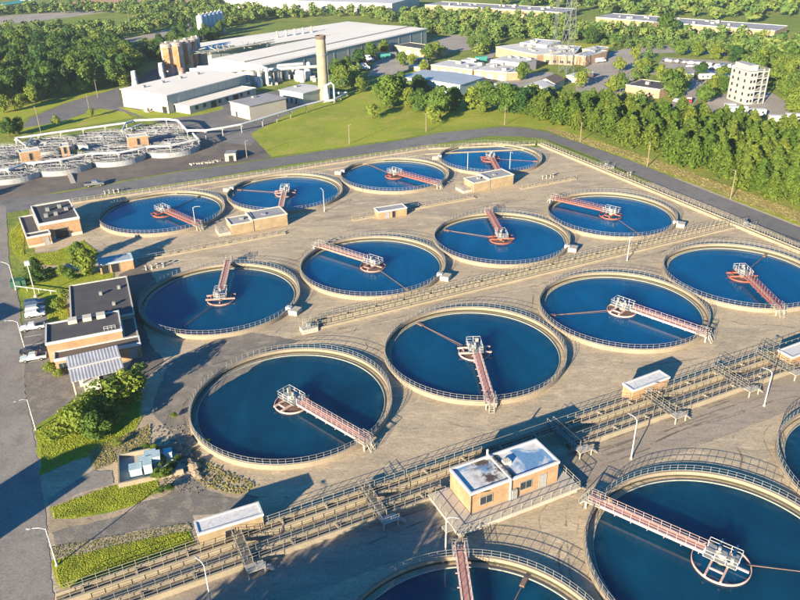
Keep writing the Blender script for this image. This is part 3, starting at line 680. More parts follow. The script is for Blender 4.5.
mb = MB(); x = wd * .43; mb.bx(x - .11, x + .11, -.3, d + .2, ZP + HP + .02, ZP + HP + .2); mb.bx(x - .11, x + .11, -.3, -.14, ZP, ZP + HP + .02); mb.bx(x - .11, x + .11, d + .16, d + .34, ZP + 1, ZP + HP + .9); mb.build('conduit_pipe', M['white'], t)
mb = MB(); mb.bx(wd * .5, wd * .5 + 1.1, d * .5, d * .5 + .9, ZP + HP - .3, ZP + HP + .25); mb.build('roof_hatch', M['fascia'], t)
MB().bx(wd * .45, wd * .45 + .8, -.45, -.07, ZP, ZP + 1.6).build('electric_cabinet', M['galv'], t)
mb = MB()
for k in range(4): mb.bx(wd + 2.2 + k * .32, wd + 2.5 + k * .32, -2.4, -1.2, .7 - k * .24, .8 - k * .24)
mb.bx(-4.6, -3.4, -1.5, -.2, .8, .9); mb.bx(-4.55, -4.4, -1.4, -1.25, 0, .8); mb.bx(-4.55, -4.4, -.4, -.25, 0, .8)
mb.build('stair', M['railtan'], t)
# double pump houses of the far strip
for lab, rfl, rfr, rbr, sp in (('low tan pump house in two blocks in front of the second far tank', (231, 224), (287, 214), (279, 208), .37),
                               ('low tan pump house in two blocks in front of the farthest tank', (474, 182.3), (513.7, 174.7), (503, 170), .38)):
    x, y, a_, wd, d = frame(rfl, rfr, rbr, 3.1)
    d = max(d, 5.5)
    t = empty('pump_house', x, y, 0, a_, lab, 'pump house')
    shell(t, wd * sp - .05, d, 2.95, 'brickpale', 'roofgrey', 'fascia', .3, .18); shell(t, wd * (1 - sp), d + .8, 3.3, 'brickpale', 'roofgrey', 'fascia', .3, .18, x0=wd * sp)
    MB().tube([(wd * sp + .1, -.15, 0), (wd * sp + .1, -.15, 3.4), (wd * sp + .1, d, 3.5)], .07, 6).build('conduit_pipe', M['galv'], t)
    mb = MB(); mb.bx(-3.2, -.15, .6, d - .5, -.1, .8); mb.build('deck', M['pale_conc'], t)
    mb = MB(); line_rail(mb, (-3.1, .7), (-3.1, d - .6), .8, 1.0, 1.2); line_rail(mb, (-3.1, .7), (-.2, .7), .8, 1.0, 1.2); mb.build('railing', M['railtan'], t)
    for q in (.2, .6): MB().bx(wd * q, wd * q + .9, d * .4, d * .4 + .9, 2.8, 3.45).build('roof_vent', M['galv'], t)
# bunker by the road
x, y = P(225.4, 161.5); t = empty('bunker', x, y, 0, radians(8), 'tan concrete bunker with a dark doorway on the paving above the far road', 'bunker')
mb = MB(); mb.add([(0, 0, -.1), (3.6, 0, -.1), (3.6, 9, -.1), (0, 9, -.1), (0, 0, 2.6), (3.6, 0, 2.6), (3.6, 9, 1.3), (0, 9, 1.3)], [(3, 2, 1, 0), (4, 5, 6, 7), (0, 1, 5, 4), (1, 2, 6, 5), (2, 3, 7, 6), (3, 0, 4, 7)]).build('wall', M['pale_conc'], t)
opening(t, 2.0, 0, 1.5, 1.9)
# open shelter by the trees
t, wd, d = bld('shelter', 'small blue roofed brick shelter with open bay behind the office trees', 'shelter', (99, 264.5), (132.5, 258.5), (131, 252.5), 2.6, wall='brick', roof='bluemetal', fascia='lightblue')
opening(t, wd * .45, 0, 1.7, 2.1); opening(t, wd * .15, 0, 1.5, 2.1)
# brick building B1
x, y, a_, wd, d = frame((38.7, 223.7), (78.7, 216.3), (72.5, 198.7), 4.9)
t = empty('brick_building', x, y, 0, a_, 'black roofed brick building with a lower wing, on grass by the far left road corner', 'building')
shell(t, wd, d, 4.9, 'brick', 'roofblack', 'white', .7, .3, plinth=.9)
x2, y2, a2, wd2, d2 = frame((26.7, 237.5), (50, 233), (22.5, 209), 2.9)
dx, dy = x2 - x, y2 - y; lx = dx * cos(a_) + dy * sin(a_); ly = -dx * sin(a_) + dy * cos(a_)
shell(t, wd2, -ly - .1, 3.0, 'brick', 'roofblack', 'white', .5, .25, x0=lx, y0=ly, plinth=.7)
shell(t, -lx - .15, d * .9, 3.0, 'brick', 'roofblack', 'white', .5, .25, x0=lx, y0=0)
for fx, fy in ((.3, .6), (.45, .3), (.62, .66), (.75, .45), (.2, .3)): MB().bx(wd * fx, wd * fx + .9, d * fy, d * fy + .9, 4.5, 5.5).build('roof_vent', M['galv'], t)
opening(t, wd * .5, 0, 3.2, 2.6, 'door', mat='dark'); opening(t, lx + wd2 * .8, 0, 1, 2, 'door', y=ly, mat='roofgrey')
# office building B2
x, y, a_, wd, d = frame((53.5, 357.5), (139.5, 340.5), (116, 279), 3.6)
t = empty('office_building', x, y, 0, a_, 'large flat black roofed brick office with three roof lights beside the parked cars', 'building')
def loc(px, z):
    q = P(*px, z); dx, dy = q[0] - x, q[1] - y; return dx * cos(a_) + dy * sin(a_), -dx * sin(a_) + dy * cos(a_)
n0 = loc((71, 319), 4.0); n1 = loc((63, 288), 4.0); m0 = loc((45.5, 345.5), 5.2); m1 = loc((42.5, 325.5), 5.2); e1 = loc((121, 327), 5.2); e0 = loc((116, 310), 5.2)
my0 = (m0[1] + e1[1]) / 2; my1 = (m1[1] + e0[1]) / 2
shell(t, wd, my0 - .02, 3.2, 'brick', 'roofbrown', 'white', .55, .2)
shell(t, wd - n0[0], d - my1 - .3, 4.0, 'brick', 'roofblack', 'fascia', .4, .2, x0=n0[0], y0=my1 + .15)
shell(t, e1[0] - m0[0], my1 - my0, 5.2, 'brick', 'roofblack', 'white', .5, .25, x0=m0[0], y0=my0 + .13)
shell(t, wd - e1[0] - .3, my1 - my0, 3.2, 'brick', 'roofbrown', 'fascia', .3, .15, x0=e1[0] + .2, y0=my0 + .13)
W2 = e1[0] - m0[0]
for f in (.36, .56, .75):
    s_ = MB().bx(m0[0] + W2 * f - .8, m0[0] + W2 * f + .8, my1 - 1.7, my1 - .1, 4.9, 5.7); s_.build('roof_light', M['fascia'], t)
for f, g_, z in ((.6, .75, 4.0), (.75, .55, 4.0), (.85, .8, 4.0)): MB().bx(wd * f, wd * f + .6, d * g_, d * g_ + .6, z - .3, z + .5).build('roof_vent', M['galv'], t)
for f in (.08, .2): opening(t, wd * f, .9, 1.3, 1.2, 'window')
opening(t, wd * .9, 0, 1.2, 2.1, 'door', mat='roofgrey')
mb = MB(); line_rail(mb, (e1[0] - 3, my0 + .6), (e1[0] - 1, my0 + .6), 5.2, .8, .7, .05); mb.build('roof_railing', M['white'], t)
# ribbed metal canopy over the loading bay
q0 = P(71, 383, 3.2); q1 = P(124.5, 370, 3.2); q2 = P(117.5, 346, 4.2); an = atan2(q1[1] - q0[1], q1[0] - q0[0]); wd = hypot(q1[0] - q0[0], q1[1] - q0[1]); d = -(q2[0] - q1[0]) * sin(an) + (q2[1] - q1[1]) * cos(an)
t = empty('loading_canopy', q0[0], q0[1], 0, an, 'ribbed white metal canopy roof over equipment in front of the office', 'canopy')
mb = MB(); mb.add([(0, 0, 3.2), (wd, 0, 3.2), (wd, d, 4.3), (0, d, 4.3), (0, 0, 3.32), (wd, 0, 3.32), (wd, d, 4.42), (0, d, 4.42)], [(3, 2, 1, 0), (4, 5, 6, 7), (0, 1, 5, 4), (1, 2, 6, 5), (2, 3, 7, 6), (3, 0, 4, 7)]).build('roof', M['corr'], t)
mb = MB(); mb.beam((0, d * .5, 3.98), (wd, d * .5, 3.98), .5, .12); mb.build('ridge_strip', M['white'], t)
for px_, py_ in ((.3, .3), (wd * .5, .3), (wd - .3, .3), (.3, d - .4), (wd - .3, d - .4)): MB().bx(px_ - .12, px_ + .12, py_ - .12, py_ + .12, 0, 3.3 + py_ / d * .9).build('post', M['fascia'], t)
mb = MB(); mb.bx(1.2, wd - .6, 3.2, 3.4, 0, 2.4); mb.build('back_wall', M['whitewall'], t)
for nm, bx_ in (('storage_tank', (1.8, 4.4, .9, 2.9, 0, 1.9)), ('generator', (5.2, 7.6, 1.0, 2.7, 0, 1.7)), ('pallet_stack', (8.2, 9.6, .6, 2.2, 0, 1.2))):
    if bx_[1] < wd:
        o = MB().bx(*bx_).build(nm, M['white' if nm != 'generator' else 'cgrey']); o.location = t.location; o.rotation_euler = t.rotation_euler
        tag(o, {'storage_tank': 'white boxy tank under the left part of the metal canopy', 'generator': 'dark grey generator box under the middle of the metal canopy', 'pallet_stack': 'white stacked crate block under the canopy at its right'}[nm], {'storage_tank': 'tank', 'generator': 'generator', 'pallet_stack': 'crates'}[nm])
# equipment pad
x, y = P(122, 487); ap = GA - .12
t = empty('transformer_yard', x, y, 0, ap, 'walled concrete pad between the grass strips carrying pale blue electrical boxes', 'transformer yard')
MB().bx(-.2, 8.6, 0, 6.6, -.1, .16).build('slab', M['pale_conc'], t)
mb = MB(); mb.bx(-.4, 8.8, -.25, 0, 0, .9); mb.bx(-.4, 8.8, 6.6, 6.85, 0, .9); mb.bx(-.4, -.2, 0, 6.6, 0, .9); mb.build('wall', M['concrete'], t)
for bx_, z1 in (((1.3, 3.0, 1.4, 2.9), 1.5), ((3.3, 4.5, 1.2, 3.2), 2.0), ((4.7, 5.8, 2.3, 3.8), 2.3), ((3.6, 5.2, 3.7, 5.0), 1.8), ((6.4, 7.5, 3.4, 4.6), 1.7), ((2.7, 3.4, 3.4, 4.4), 1.4)):
    o = MB().bx(bx_[0], bx_[1], bx_[2], bx_[3], .16, z1)
    o.bx(bx_[0] - .08, bx_[1] + .08, bx_[2] - .08, bx_[3] + .08, z1, z1 + .08); o.build('switch_box', M['lightblue'], t)
mb = MB(); mb.tube([(3.0, 2.0, 1.0), (3.3, 2.0, 1.0)], .12); mb.tube([(4.5, 2.8, 1.5), (4.7, 2.8, 1.5)], .12); mb.tube([(5.9, 4.2, .8), (6.4, 4.2, .8)], .1); mb.build('duct', M['galv'], t)
# headworks boxes
for px, lab, sx, sy, sz in (((309, 331), 'small railed concrete box at the left end of the middle channel', 3.2, 2.0, 1.0), ((606, 168), 'pale concrete chamber where the corner channel meets the straight one', 4, 3, .7), ((745, 227), 'concrete chamber at the junction of the middle and right side channels', 4, 3, .7)):
    x, y = P(*px); t = empty('concrete_chamber', x, y, 0, GA, lab, 'chamber'); MB().bx(-sx / 2, sx / 2, -sy / 2, sy / 2, -.1, sz).build('wall', M['pale_conc'], t)
    mb = MB(); line_rail(mb, (-sx / 2, -sy / 2), (sx / 2, -sy / 2), sz, 1.0, 1.0); line_rail(mb, (-sx / 2, sy / 2), (sx / 2, sy / 2), sz, 1.0, 1.0); mb.build('railing', M['galv'], t)
    MB().bx(-.4, .4, -.4, .4, sz, sz + .9).build('gate_actuator', M['galv'], t)
# valve stand groups on the far strip
for px, lab in (((155, 268), 'small valve stands on the strip left of the low pump house'), ((548, 178), 'grey valve stands beside the far strip near the road bend'), ((112, 193), 'greenish pipe fittings on the kerb strip behind the far left tank'), ((625, 176), 'pale valve stands by the right side channel')):
    x, y = P(*px); t = empty('valve_group', x, y, 0, GA, lab, 'valves')
    for k in range(4):
        MB().lathe([(.25, 0), (.12, .5), (.12, 1.0), (.4, 1.05), (.4, 1.15), (0, 1.2)], 10, k * 1.3 - 2, random.uniform(-.5, .5)).build('valve', M['railtan'], t)
    MB().tube([(-3, 0, .3), (3, 0, .3)], .12, 8).build('pipe', M['steel'], t)

# ================================================================ POLES AND LAMPS
def height(pt, pb):
    b = P(*pb); best = (9e9, 0)
    for k in range(10, 400):
        z = k * .1; q = P(*pt, z); e = hypot(q[0] - b[0], q[1] - b[1])
        if e < best[0]: best = (e, z)
    return best[1]
def lamp(label, pb, pt, tip, wood=False):
    x, y = P(*pb); h = max(6.0, min(height(pt, pb), 9.5))
    q = P(*tip, h) if tip else (x + 1, y); al = min(2.6, max(1.2, hypot(q[0] - x, q[1] - y))); a = atan2(q[1] - y, q[0] - x)
    t = empty('street_lamp', x, y, 0, a, label, 'street lamp', 'white street lamps of the works')
    MB().tube([(0, 0, 0), (0, 0, h)], .11, 8, r2=.06).build('pole', M['white'], t)
    MB().tube([(0, 0, h - .1), (al * .4, 0, h + .25), (al, 0, h + .3)], .05, 6).build('arm', M['white'], t)
    mb = MB(); mb.lathe([(0, 0), (.16, .02), (.2, .12), (.1, .2), (0, .2)], 10); mb.v = [(al + .2 + vx * 2.0, vy, h + .2 + vz) for vx, vy, vz in mb.v]; mb.build('lamp_head', M['galv'], t)
    MB().lathe([(0, .3), (.2, .3), (.22, 0)], 12).build('base', M['pale_conc'], t)
for a in (('street lamp at the corner of the two lower left grass strips', (57, 566), (46.5, 528.6), (31, 530.4)),
          ('street lamp beside the lower road at the gravel apron', (36, 430), (30.5, 404), (17.5, 402.5)),
          ('street lamp beside the parked silver and dark pickups', (25, 349), (18, 324), (7.5, 322)),
          ('street lamp left of the bushes between the two brick buildings', (16, 290), (11, 264.5), (1, 263)),
          ('street lamp at the bottom edge below the foremost left shed', (211, 603), (204, 566), (201, 563)),
          ('street lamp at the corner of the pump house deck', (445.6, 553.5), (448, 520.5), (452, 519)),
          ('street lamp with a long shadow between the channels and the nearest big tank', (631, 459), (637, 420), (632, 417)),
          ('street lamp nearest the right edge in the foreground', (764, 406), (774, 373), (765, 370)),
          ('street lamp in front of the far left tank', (196, 229), (195.3, 208), (198.5, 207.5)),
          ('street lamp in front of the tank with the low two block pump house', (324.5, 211.7), (325, 190.5), (322, 190)),
          ('street lamp beside the pump house of the farthest tank', (509.6, 170), (511, 156), (514, 156)),
          ('street lamp standing in front of the farthest tank on its left', (467.5, 170), (467.5, 159), (466, 159)),
          ('street lamp on the middle channel in front of the long red bridge tank', (627, 260.6), (629.5, 238.6), (632, 238))): lamp(*a)
def pole(label, pb, h, wood=True, cross=False):
    x, y = P(*pb); t = empty('utility_pole', x, y, 0, random.uniform(0, 3), label, 'pole')
    MB().tube([(0, 0, 0), (0, 0, h)], .15, 8, r2=.1).build('post', M['wood' if wood else 'galv'], t)
    if cross: MB().bx(-1, 1, -.06, .06, h - .8, h - .6).build('crossarm', M['wood'], t)
    else: MB().tube([(0, 0, h - .3), (.9, 0, h)], .06, 6).build('arm', M['galv'], t)
for a in (('wooden pole on the dry verge at the left part of the pine wood', (647, 167), 8), ('wooden pole on the dry verge at the right part of the pine wood', (730.4, 199), 8.5),
          ('pole at the right end of the lawn where the pine wood begins', (580, 142), 7), ('pole on the lawn under the middle trees', (504.5, 125), 7), ('pole on the lawn near the road above the tanks', (426, 132), 7),
          ('pole standing alone on the open lawn right of the bunker', (349.5, 144), 7), ('thin pole on the left lawn behind the pipework tanks', (41, 133), 10), ('thin pole at the left edge of the beige warehouse', (89.5, 111), 7),
          ('thin pole on the track behind the left lawn', (98, 98), 8), ('pole on the paving near the bunker', (247, 158), 6), ('tall pole behind the left wood near the far lot', (131, 33), 14)):
    pole(*a)
# tan pole with white box
x, y = P(36, 297); t = empty('sign_pole', x, y, 0, .3, 'tan pole carrying a white box beside the small conifer and parked cars', 'pole')
MB().tube([(0, 0, 0), (0, 0, 8.0)], .12, 8).build('post', M['fascia'], t); MB().bx(-.5, .5, -.35, .35, 7.7, 8.6).build('box_head', M['white'], t); MB().lathe([(.5, 0), (.35, .5), (0, .5)], 10).build('base', M['pale_conc'], t)
# white pipe barrier rail left
a = P(16, 290); b = P(63, 296); t = empty('barrier_rail', a[0], a[1], 0, atan2(b[1] - a[1], b[0] - a[0]), 'long white horizontal rail across the grass above the parked cars', 'rail')
L = hypot(b[0] - a[0], b[1] - a[1]); MB().tube([(0, 0, 1.0), (L, 0, 1.0)], .09, 6).build('rail', M['white'], t)
mb = MB()
for k in range(5): mb.tube([(L * k / 4, 0, 0), (L * k / 4, 0, 1.0)], .07, 6)
mb.build('post', M['white'], t)

# ================================================================ TRICKLING FILTERS WITH PIPEWORK
FR = 10.2
def f_fwall(): return MB().lathe([(FR - .3, 0), (FR - .3, 1.7), (FR, 1.7), (FR, 0)], 56)
def f_fmedia(): return MB().disc(FR - .3, 1.2, 56)
def f_flat(seed):
    def f():
        r = random.Random(seed); mb = MB(); n = 18
        for k in range(n):
            a = 2 * pi * k / n
            mb.beam((1 * cos(a), 1 * sin(a), 2.4), (FR * cos(a), FR * sin(a), 1.95), .09); mb.beam((1 * cos(a), 1 * sin(a), 1.6), (FR * cos(a), FR * sin(a), 1.7), .07)
            for q in range(3, 10, 3): mb.beam((q * cos(a), q * sin(a), 1.6), ((q + 1) * cos(a), (q + 1) * sin(a), 2.2), .06)
            for q in (3.5, 7, FR):
                b = a + 2 * pi / n; mb.beam((q * cos(a), q * sin(a), 2.2), (q * cos(b), q * sin(b), 2.2), .10)
        for k in range(60):
            a = r.uniform(0, 2 * pi); q = r.uniform(1.5, FR - .5); mb.beam((q * cos(a), q * sin(a), 1.2), (q * cos(a), q * sin(a), 2.3 + r.random() * .3), .12)
        for k in range(5):
            y = -FR + 3.6 * (k + .5); hx = sqrt(max(0, FR * FR - y * y)); mb.beam((-hx, y, 2.4), (hx, y, 2.4), .16, .1)
        mb.lathe([(0, 2.8), (.8, 2.7), (.9, 1.2)], 14); return mb
    return f
def f_frail():
    mb = MB(); arc_rail(mb, FR - .1, 1.7, 1.0, 48); return mb
fronts = [(10, 168.5), (61, 160.5), (115, 152), (170, 143.5)]
backs = [(-8, 152), (46, 143), (102, 136.5), (157, 131)]
fl = ['cut off by the left edge, front row', 'second from the left edge in the front row', 'third in the front row, above the pale ramp', 'right end of the front row, nearest the bunker',
      'cut off by the left edge, back row', 'in the back row behind the left tan hut', 'in the back row between the two tan huts', 'in the back row nearest the beige warehouse']
for i, q in enumerate(fronts + backs):
    x, y = P(*q, 2.3); t = empty('trickling_filter', x, y, 0, random.uniform(0, .3), 'round filter tank under pipe lattice, ' + fl[i], 'filter tank', 'round filter tanks under white latticework')
    child('wall', shared('fwall', f_fwall, M['lattice']), t); child('filter_media', shared('fmedia', f_fmedia, M['media']), t)
    child('lattice', shared('flat%d' % (i % 3), f_flat(i % 3), M['lattice']), t); child('railing', shared('frail', f_frail, M['galv']), t)
def pipeline(label, px, z, r=.42, post=7.0, closed=False, name='pipeline'):
    Q = [P(*p, z) for p in px]; o = Q[0]; t = empty(name, o[0], o[1], 0, 0, label, 'pipe')
    MB().tube([(q[0] - o[0], q[1] - o[1], z) for q in Q], r, 10).build('pipe', M['whitepipe'], t); mb = MB()
    for a, b in zip(Q[:-1], Q[1:]):
        L = hypot(b[0] - a[0], b[1] - a[1]); n = max(1, int(L / post))
        for k in range(n):
            x = a[0] + (b[0] - a[0]) * k / n - o[0]; y = a[1] + (b[1] - a[1]) * k / n - o[1]; mb.bx(x - .12, x + .12, y - .12, y + .12, 0, z)
            mb.bx(x - .6, x + .6, y - .08, y + .08, z - r - .2, z - r)
    mb.build('support', M['galv'], t); return t
pipeline('white pipe winding along the front rims of the round filter tanks', [(-20, 171), (8, 170), (25, 163.5), (33, 163), (60, 160), (85, 154.5), (92, 153.5), (118, 153), (138, 149), (146, 147), (170, 146), (192, 141), (198.5, 139.5), (193, 133.5)], 3.4, .38)
pipeline('white pipe running behind the filter tanks and on past the bunker to the chimney', [(15, 138.5), (60, 132), (126, 123), (134, 120.5), (166, 119), (178, 120.5), (187, 130.5), (205, 130.5), (222, 128), (241, 124.5), (262, 118.5), (290, 110), (306, 105), (324, 100.5)], 3.2, .42)
pipeline('short white pipe branching around the back filter tank nearest the warehouse', [(126, 123), (122, 130), (131, 128), (142, 124)], 3.4, .3)
pipeline('white V shaped pipe between the left filter tanks', [(16, 138.5), (26, 146), (32, 138)], 3.3, .3)
for lab, rfl, rfr, rbr, h in (('tan hut on the pipework between the leftmost filter tanks', (19.5, 152.5), (39.5, 149.5), (38.5, 147.5), 4.4), ('tiny tan hut in the middle of the filter tanks', (60, 146.5), (68.5, 145.5), (68, 144), 4.0),
                              ('tan hut with dark doorway between the two right filter tanks', (127.5, 137.5), (147.5, 135), (147, 133), 4.4)):
    x, y, a_, wd, d = frame(rfl, rfr, rbr, h + 1.2); t = empty('hut', x, y, 0, a_, lab, 'hut'); shell(t, wd, 4.2, h + 1.2, 'brick', 'roofpale', 'fascia', .25, .15); opening(t, wd * .5, 2.6, .9, 2.2)
# sloping bank in front, ramp, pale rail
x, y = P(66, 168.5); x2, y2 = P(73.5, 183); t = empty('ramp_stair', x2, y2, 0, atan2(y - y2, x - x2), 'pale concrete ramp up the dark bank below the filter tanks', 'ramp')
MB().add([(0, -.7, 0), (hypot(x - x2, y - y2), -.7, .9), (hypot(x - x2, y - y2), .7, .9), (0, .7, 0), (0, -.7, .12), (hypot(x - x2, y - y2), -.7, 1.05), (hypot(x - x2, y - y2), .7, 1.05), (0, .7, .12)], [(3, 2, 1, 0), (4, 5, 6, 7), (0, 1, 5, 4), (1, 2, 6, 5), (2, 3, 7, 6), (3, 0, 4, 7)]).build('ramp_slab', M['pale_conc'], t)
a = P(190, 165); b = P(220, 161); t = empty('rubble_row', a[0], a[1], 0, atan2(b[1] - a[1], b[0] - a[0]), 'row of pale broken concrete left of the bunker', 'rubble')
mb = MB(); r_ = random.Random(3)
for k in range(40): mb.box(r_.uniform(0, hypot(b[0] - a[0], b[1] - a[1])), r_.uniform(-.8, .8), .2, r_.uniform(.3, 1), r_.uniform(.3, .8), .4, r_.uniform(0, 3))
tag(mb.build('rubble', M['pale_conc'], t), kind='stuff')

# ================================================================ INDUSTRIAL WORKS
def gablish(t, wd, d, h, wall, roof, side=None, rise=.8, axis='y'):
    """wall block plus a very low double pitched roof with its ridge along y"""
    for yy, fl_ in ((0, (0, 1, 2, 3, 4)), (d, (4, 3, 2, 1, 0))): MB().add([(0, yy, -.1), (wd, yy, -.1), (wd, yy, h), (wd / 2, yy, h + rise), (0, yy, h)], [fl_]).build('end_wall', M[wall], t)
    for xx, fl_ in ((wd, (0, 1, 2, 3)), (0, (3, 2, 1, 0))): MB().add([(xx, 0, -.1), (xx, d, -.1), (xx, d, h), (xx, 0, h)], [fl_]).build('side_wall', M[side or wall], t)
    o = .4; mb = MB(); e = rise * o / (wd / 2)
    V = [(-o, -o, h - e + .05), (wd / 2, -o, h + rise + .05), (wd / 2, d + o, h + rise + .05), (-o, d + o, h - e + .05), (wd + o, -o, h - e + .05), (wd + o, d + o, h - e + .05)]
    mb.add(V + [(x, y, z + .3) for x, y, z in V], [(6, 7, 8, 9), (7, 10, 11, 8), (3, 2, 1, 0), (2, 5, 4, 1), (0, 1, 7, 6), (1, 4, 10, 7), (4, 5, 11, 10), (3, 0, 6, 9), (5, 2, 8, 11), (2, 3, 9, 8)]).build('roof', M[roof], t)
x, y, a_, wd, d = frame((121, 89.6), (166.5, 96), (246, 75.5), 7.2)
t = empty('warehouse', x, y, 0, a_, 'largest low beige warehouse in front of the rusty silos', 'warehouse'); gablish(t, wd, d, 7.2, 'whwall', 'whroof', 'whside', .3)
MB().bx(-.06, wd + .06, -.06, 0, 0, 2.2).build('plinth', M['fascia'], t); opening(t, wd - 2.2, 0, 2.6, 2.6, 'door', y=-.07)
mb = MB(); mb.bx(wd * .60, wd * .60 + 2.4, -3.2, -.1, 0, .3)
for k in range(5): mb.bx(wd * .56 + k * .5, wd * .56 + .5 + k * .5, -3.0, -1.8, .3, .5 + k * .3)
mb.build('stair', M['pale_conc'], t)
for k in range(9): MB().bx(wd - .05 + .02, wd + .1, 6 + k * d / 10, 6.3 + k * d / 10, 0, 7.0).build('downpipe', M['galv'], t)
for k in (1, 3, 5, 7): MB().bx(wd * .25, wd * .25 + 1.4, d * k / 9, d * k / 9 + 1.4, 7.4, 8.6).build('roof_vent', M['galv'], t)
x, y, a2_, wd2, d2 = frame((175, 103.8), (189.3, 106), (254, 87.5), 3.4)
t = empty('warehouse_annex', x, y, 0, a2_, 'lower beige lean-to along the right side of the big warehouse', 'annex'); shell(t, wd2, d2, 3.4, 'whwall', 'whroof', 'whroof', .3, .1, over=.3)
for k in range(8):
    yy = d2 * (k + .7) / 9; o = MB().bx(wd2 - .02, wd2 + .06, yy, yy + (3.2 if k in (2, 5) else 1.6), .1 if k in (2, 5) else 1.2, 2.8).build('door' if k in (2, 5) else 'window', M['dark' if k in (2, 5) else 'glass'], t)
for lab, rfl, rfr, rbr, h, rf, sd in (('plain beige block with grey roof between the warehouse and the lawn', (230, 102), (249, 106.6), (279, 97), 5.4, 'roofgrey', 'whwall'),
                                  ('beige block with white roof at the foot of the chimney', (279.5, 90.5), (302.8, 94), (322, 87.5), 4.6, 'roofpale', 'whside')):
    x, y, a_, wd, d = frame(rfl, rfr, rbr, h); t = empty('works_building', x, y, 0, a_, lab, 'building'); gablish(t, wd, d, h, 'whwall', rf, sd, .15)
    for k in range(3 if sd == 'whside' else 1): opening(t, wd * (.3 + .2 * k), 0, .9, 2.1, 'door', mat='dark')
    MB().bx(wd * .15, wd * .15 + 1.5, d * .5, d * .5 + 1.5, h, h + 1.1).build('roof_vent', M['galv'], t)
x, y, a_, wd, d = frame((281, 69.3), (293.5, 70.5), (306, 66), 3.2); t = empty('works_building', x, y, 0, a_, 'small white block with blue side wall left of the chimney', 'building'); shell(t, wd, d, 3.6, 'whitewall', 'roofpale', 'white', .3, .1); MB().tube([(wd * .5, d * .5, 3.5), (wd * .5, d * .5, 6)], .2).build('mast', M['galv'], t)
for lab, rfl, rfr, rbr, h, seg in (('long white roofed factory hall whose grey side faces the chimney', (212, 59.5), (262, 66), (395, 26.5), 8.5, 2), ('second long factory hall with pale roof behind the first', (176, 47), (211, 53.5), (339, 21), 8.2, 1)):
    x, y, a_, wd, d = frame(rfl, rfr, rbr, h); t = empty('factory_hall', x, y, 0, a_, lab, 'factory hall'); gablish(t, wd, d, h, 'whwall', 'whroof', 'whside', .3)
    if seg == 2:
        MB().bx(wd * .63, wd * .66, .2, d - .2, h + .5, h + .95).build('roof_seam', M['roofgrey'], t)
        MB().bx(wd * .97, wd * .985, .2, d, h + .3, h + .42).build('gutter', M['roofgrey'], t)
    else:
        for k in range(5): MB().lathe([(.9, h + .3), (.55, h + 2.2), (.45, h + 3.6), (.7, h + 3.8), (.7, h + 4.2), (0, h + 4.3)], 10, wd * .62, d * (.42 + .05 * k)).build('roof_stack', M['rust' if k % 2 == 0 else 'galv'], t)
    for k in range(12): MB().bx(wd, wd + .12, d * (k + .5) / 12, d * (k + .5) / 12 + .3, 0, h - .3).build('downpipe', M['galv'], t)
# mezzanine pipework on the second hall
x, y = P(232, 50, 8.5); t = empty('duct_cluster', x, y, 8.9, GA + .1, 'dark tangle of ducts standing on the pale hall roofs', 'ducts'); mb = MB(); r_ = random.Random(5)
for k in range(46): mb.tube([(r_.uniform(-26, 26), r_.uniform(-4, 4), 0), (r_.uniform(-26, 26), r_.uniform(-4, 4), r_.uniform(.8, 2.4))] if k % 3 else [(q := r_.uniform(-26, 26), r_.uniform(-4, 4), 0), (q, 0, 3)], .25, 6)
mb.build('duct', M['galv'], t)
# big pipes and tanks between the halls
x, y = P(282, 82); t = empty('process_plant', x, y, 0, GA - .12, 'jumble of white pipes, ducts and vessels between the warehouse and the chimney', 'process plant'); r_ = random.Random(11)
mb = MB()
for k in range(5): mb.tube([(-44 + k * 2, 13 + k * 2.2, 5 + (k % 2)), (-4 + k * 3, 12 + k * 2.0, 5 + (k % 2))], .9 + .3 * (k % 2), 10)
mb.tube([(-12, 0, 6), (0, -1, 6.5), (12, 0, 6.2), (20, 2, 5.6), (21, -1, 3.0)], .8, 10)
mb.tube([(-20, 8, 6), (0, 5, 7), (12, 5, 7)], .7, 10); mb.tube([(-12, -7, 0), (-12, -7, 8.4), (-10, -7, 9), (-8.2, -7, 8.4), (-8.2, -7, 1)], .8, 10)
mb.build('pipe', M['whitepipe'], t)
for k in range(22):
    vx, vy, vr, vh = r_.uniform(-17, 16), r_.uniform(-7, 9), r_.uniform(.8, 1.7), r_.uniform(3.0, 7.5)
    MB().lathe([(vr, 0), (vr, vh), (vr * .6, vh + .5), (0, vh + .7)], 14, vx, vy).build('vessel', M['whitepipe' if k % 3 else 'galv'], t)
mb = MB()
for k in range(40): mb.bx(qx := r_.uniform(-20, 17), qx + r_.uniform(1, 3), qy := r_.uniform(-7, 12), qy + r_.uniform(1, 3), 0, r_.uniform(.6, 2.6))
mb.build('equipment_block', M['bluemetal'], t); mb = MB()
for k in range(9): MB().bx(-38 + k * 4, -37.6 + k * 4, 12.6, 13.0, 0, 4.6).build('support', M['steel'], t)
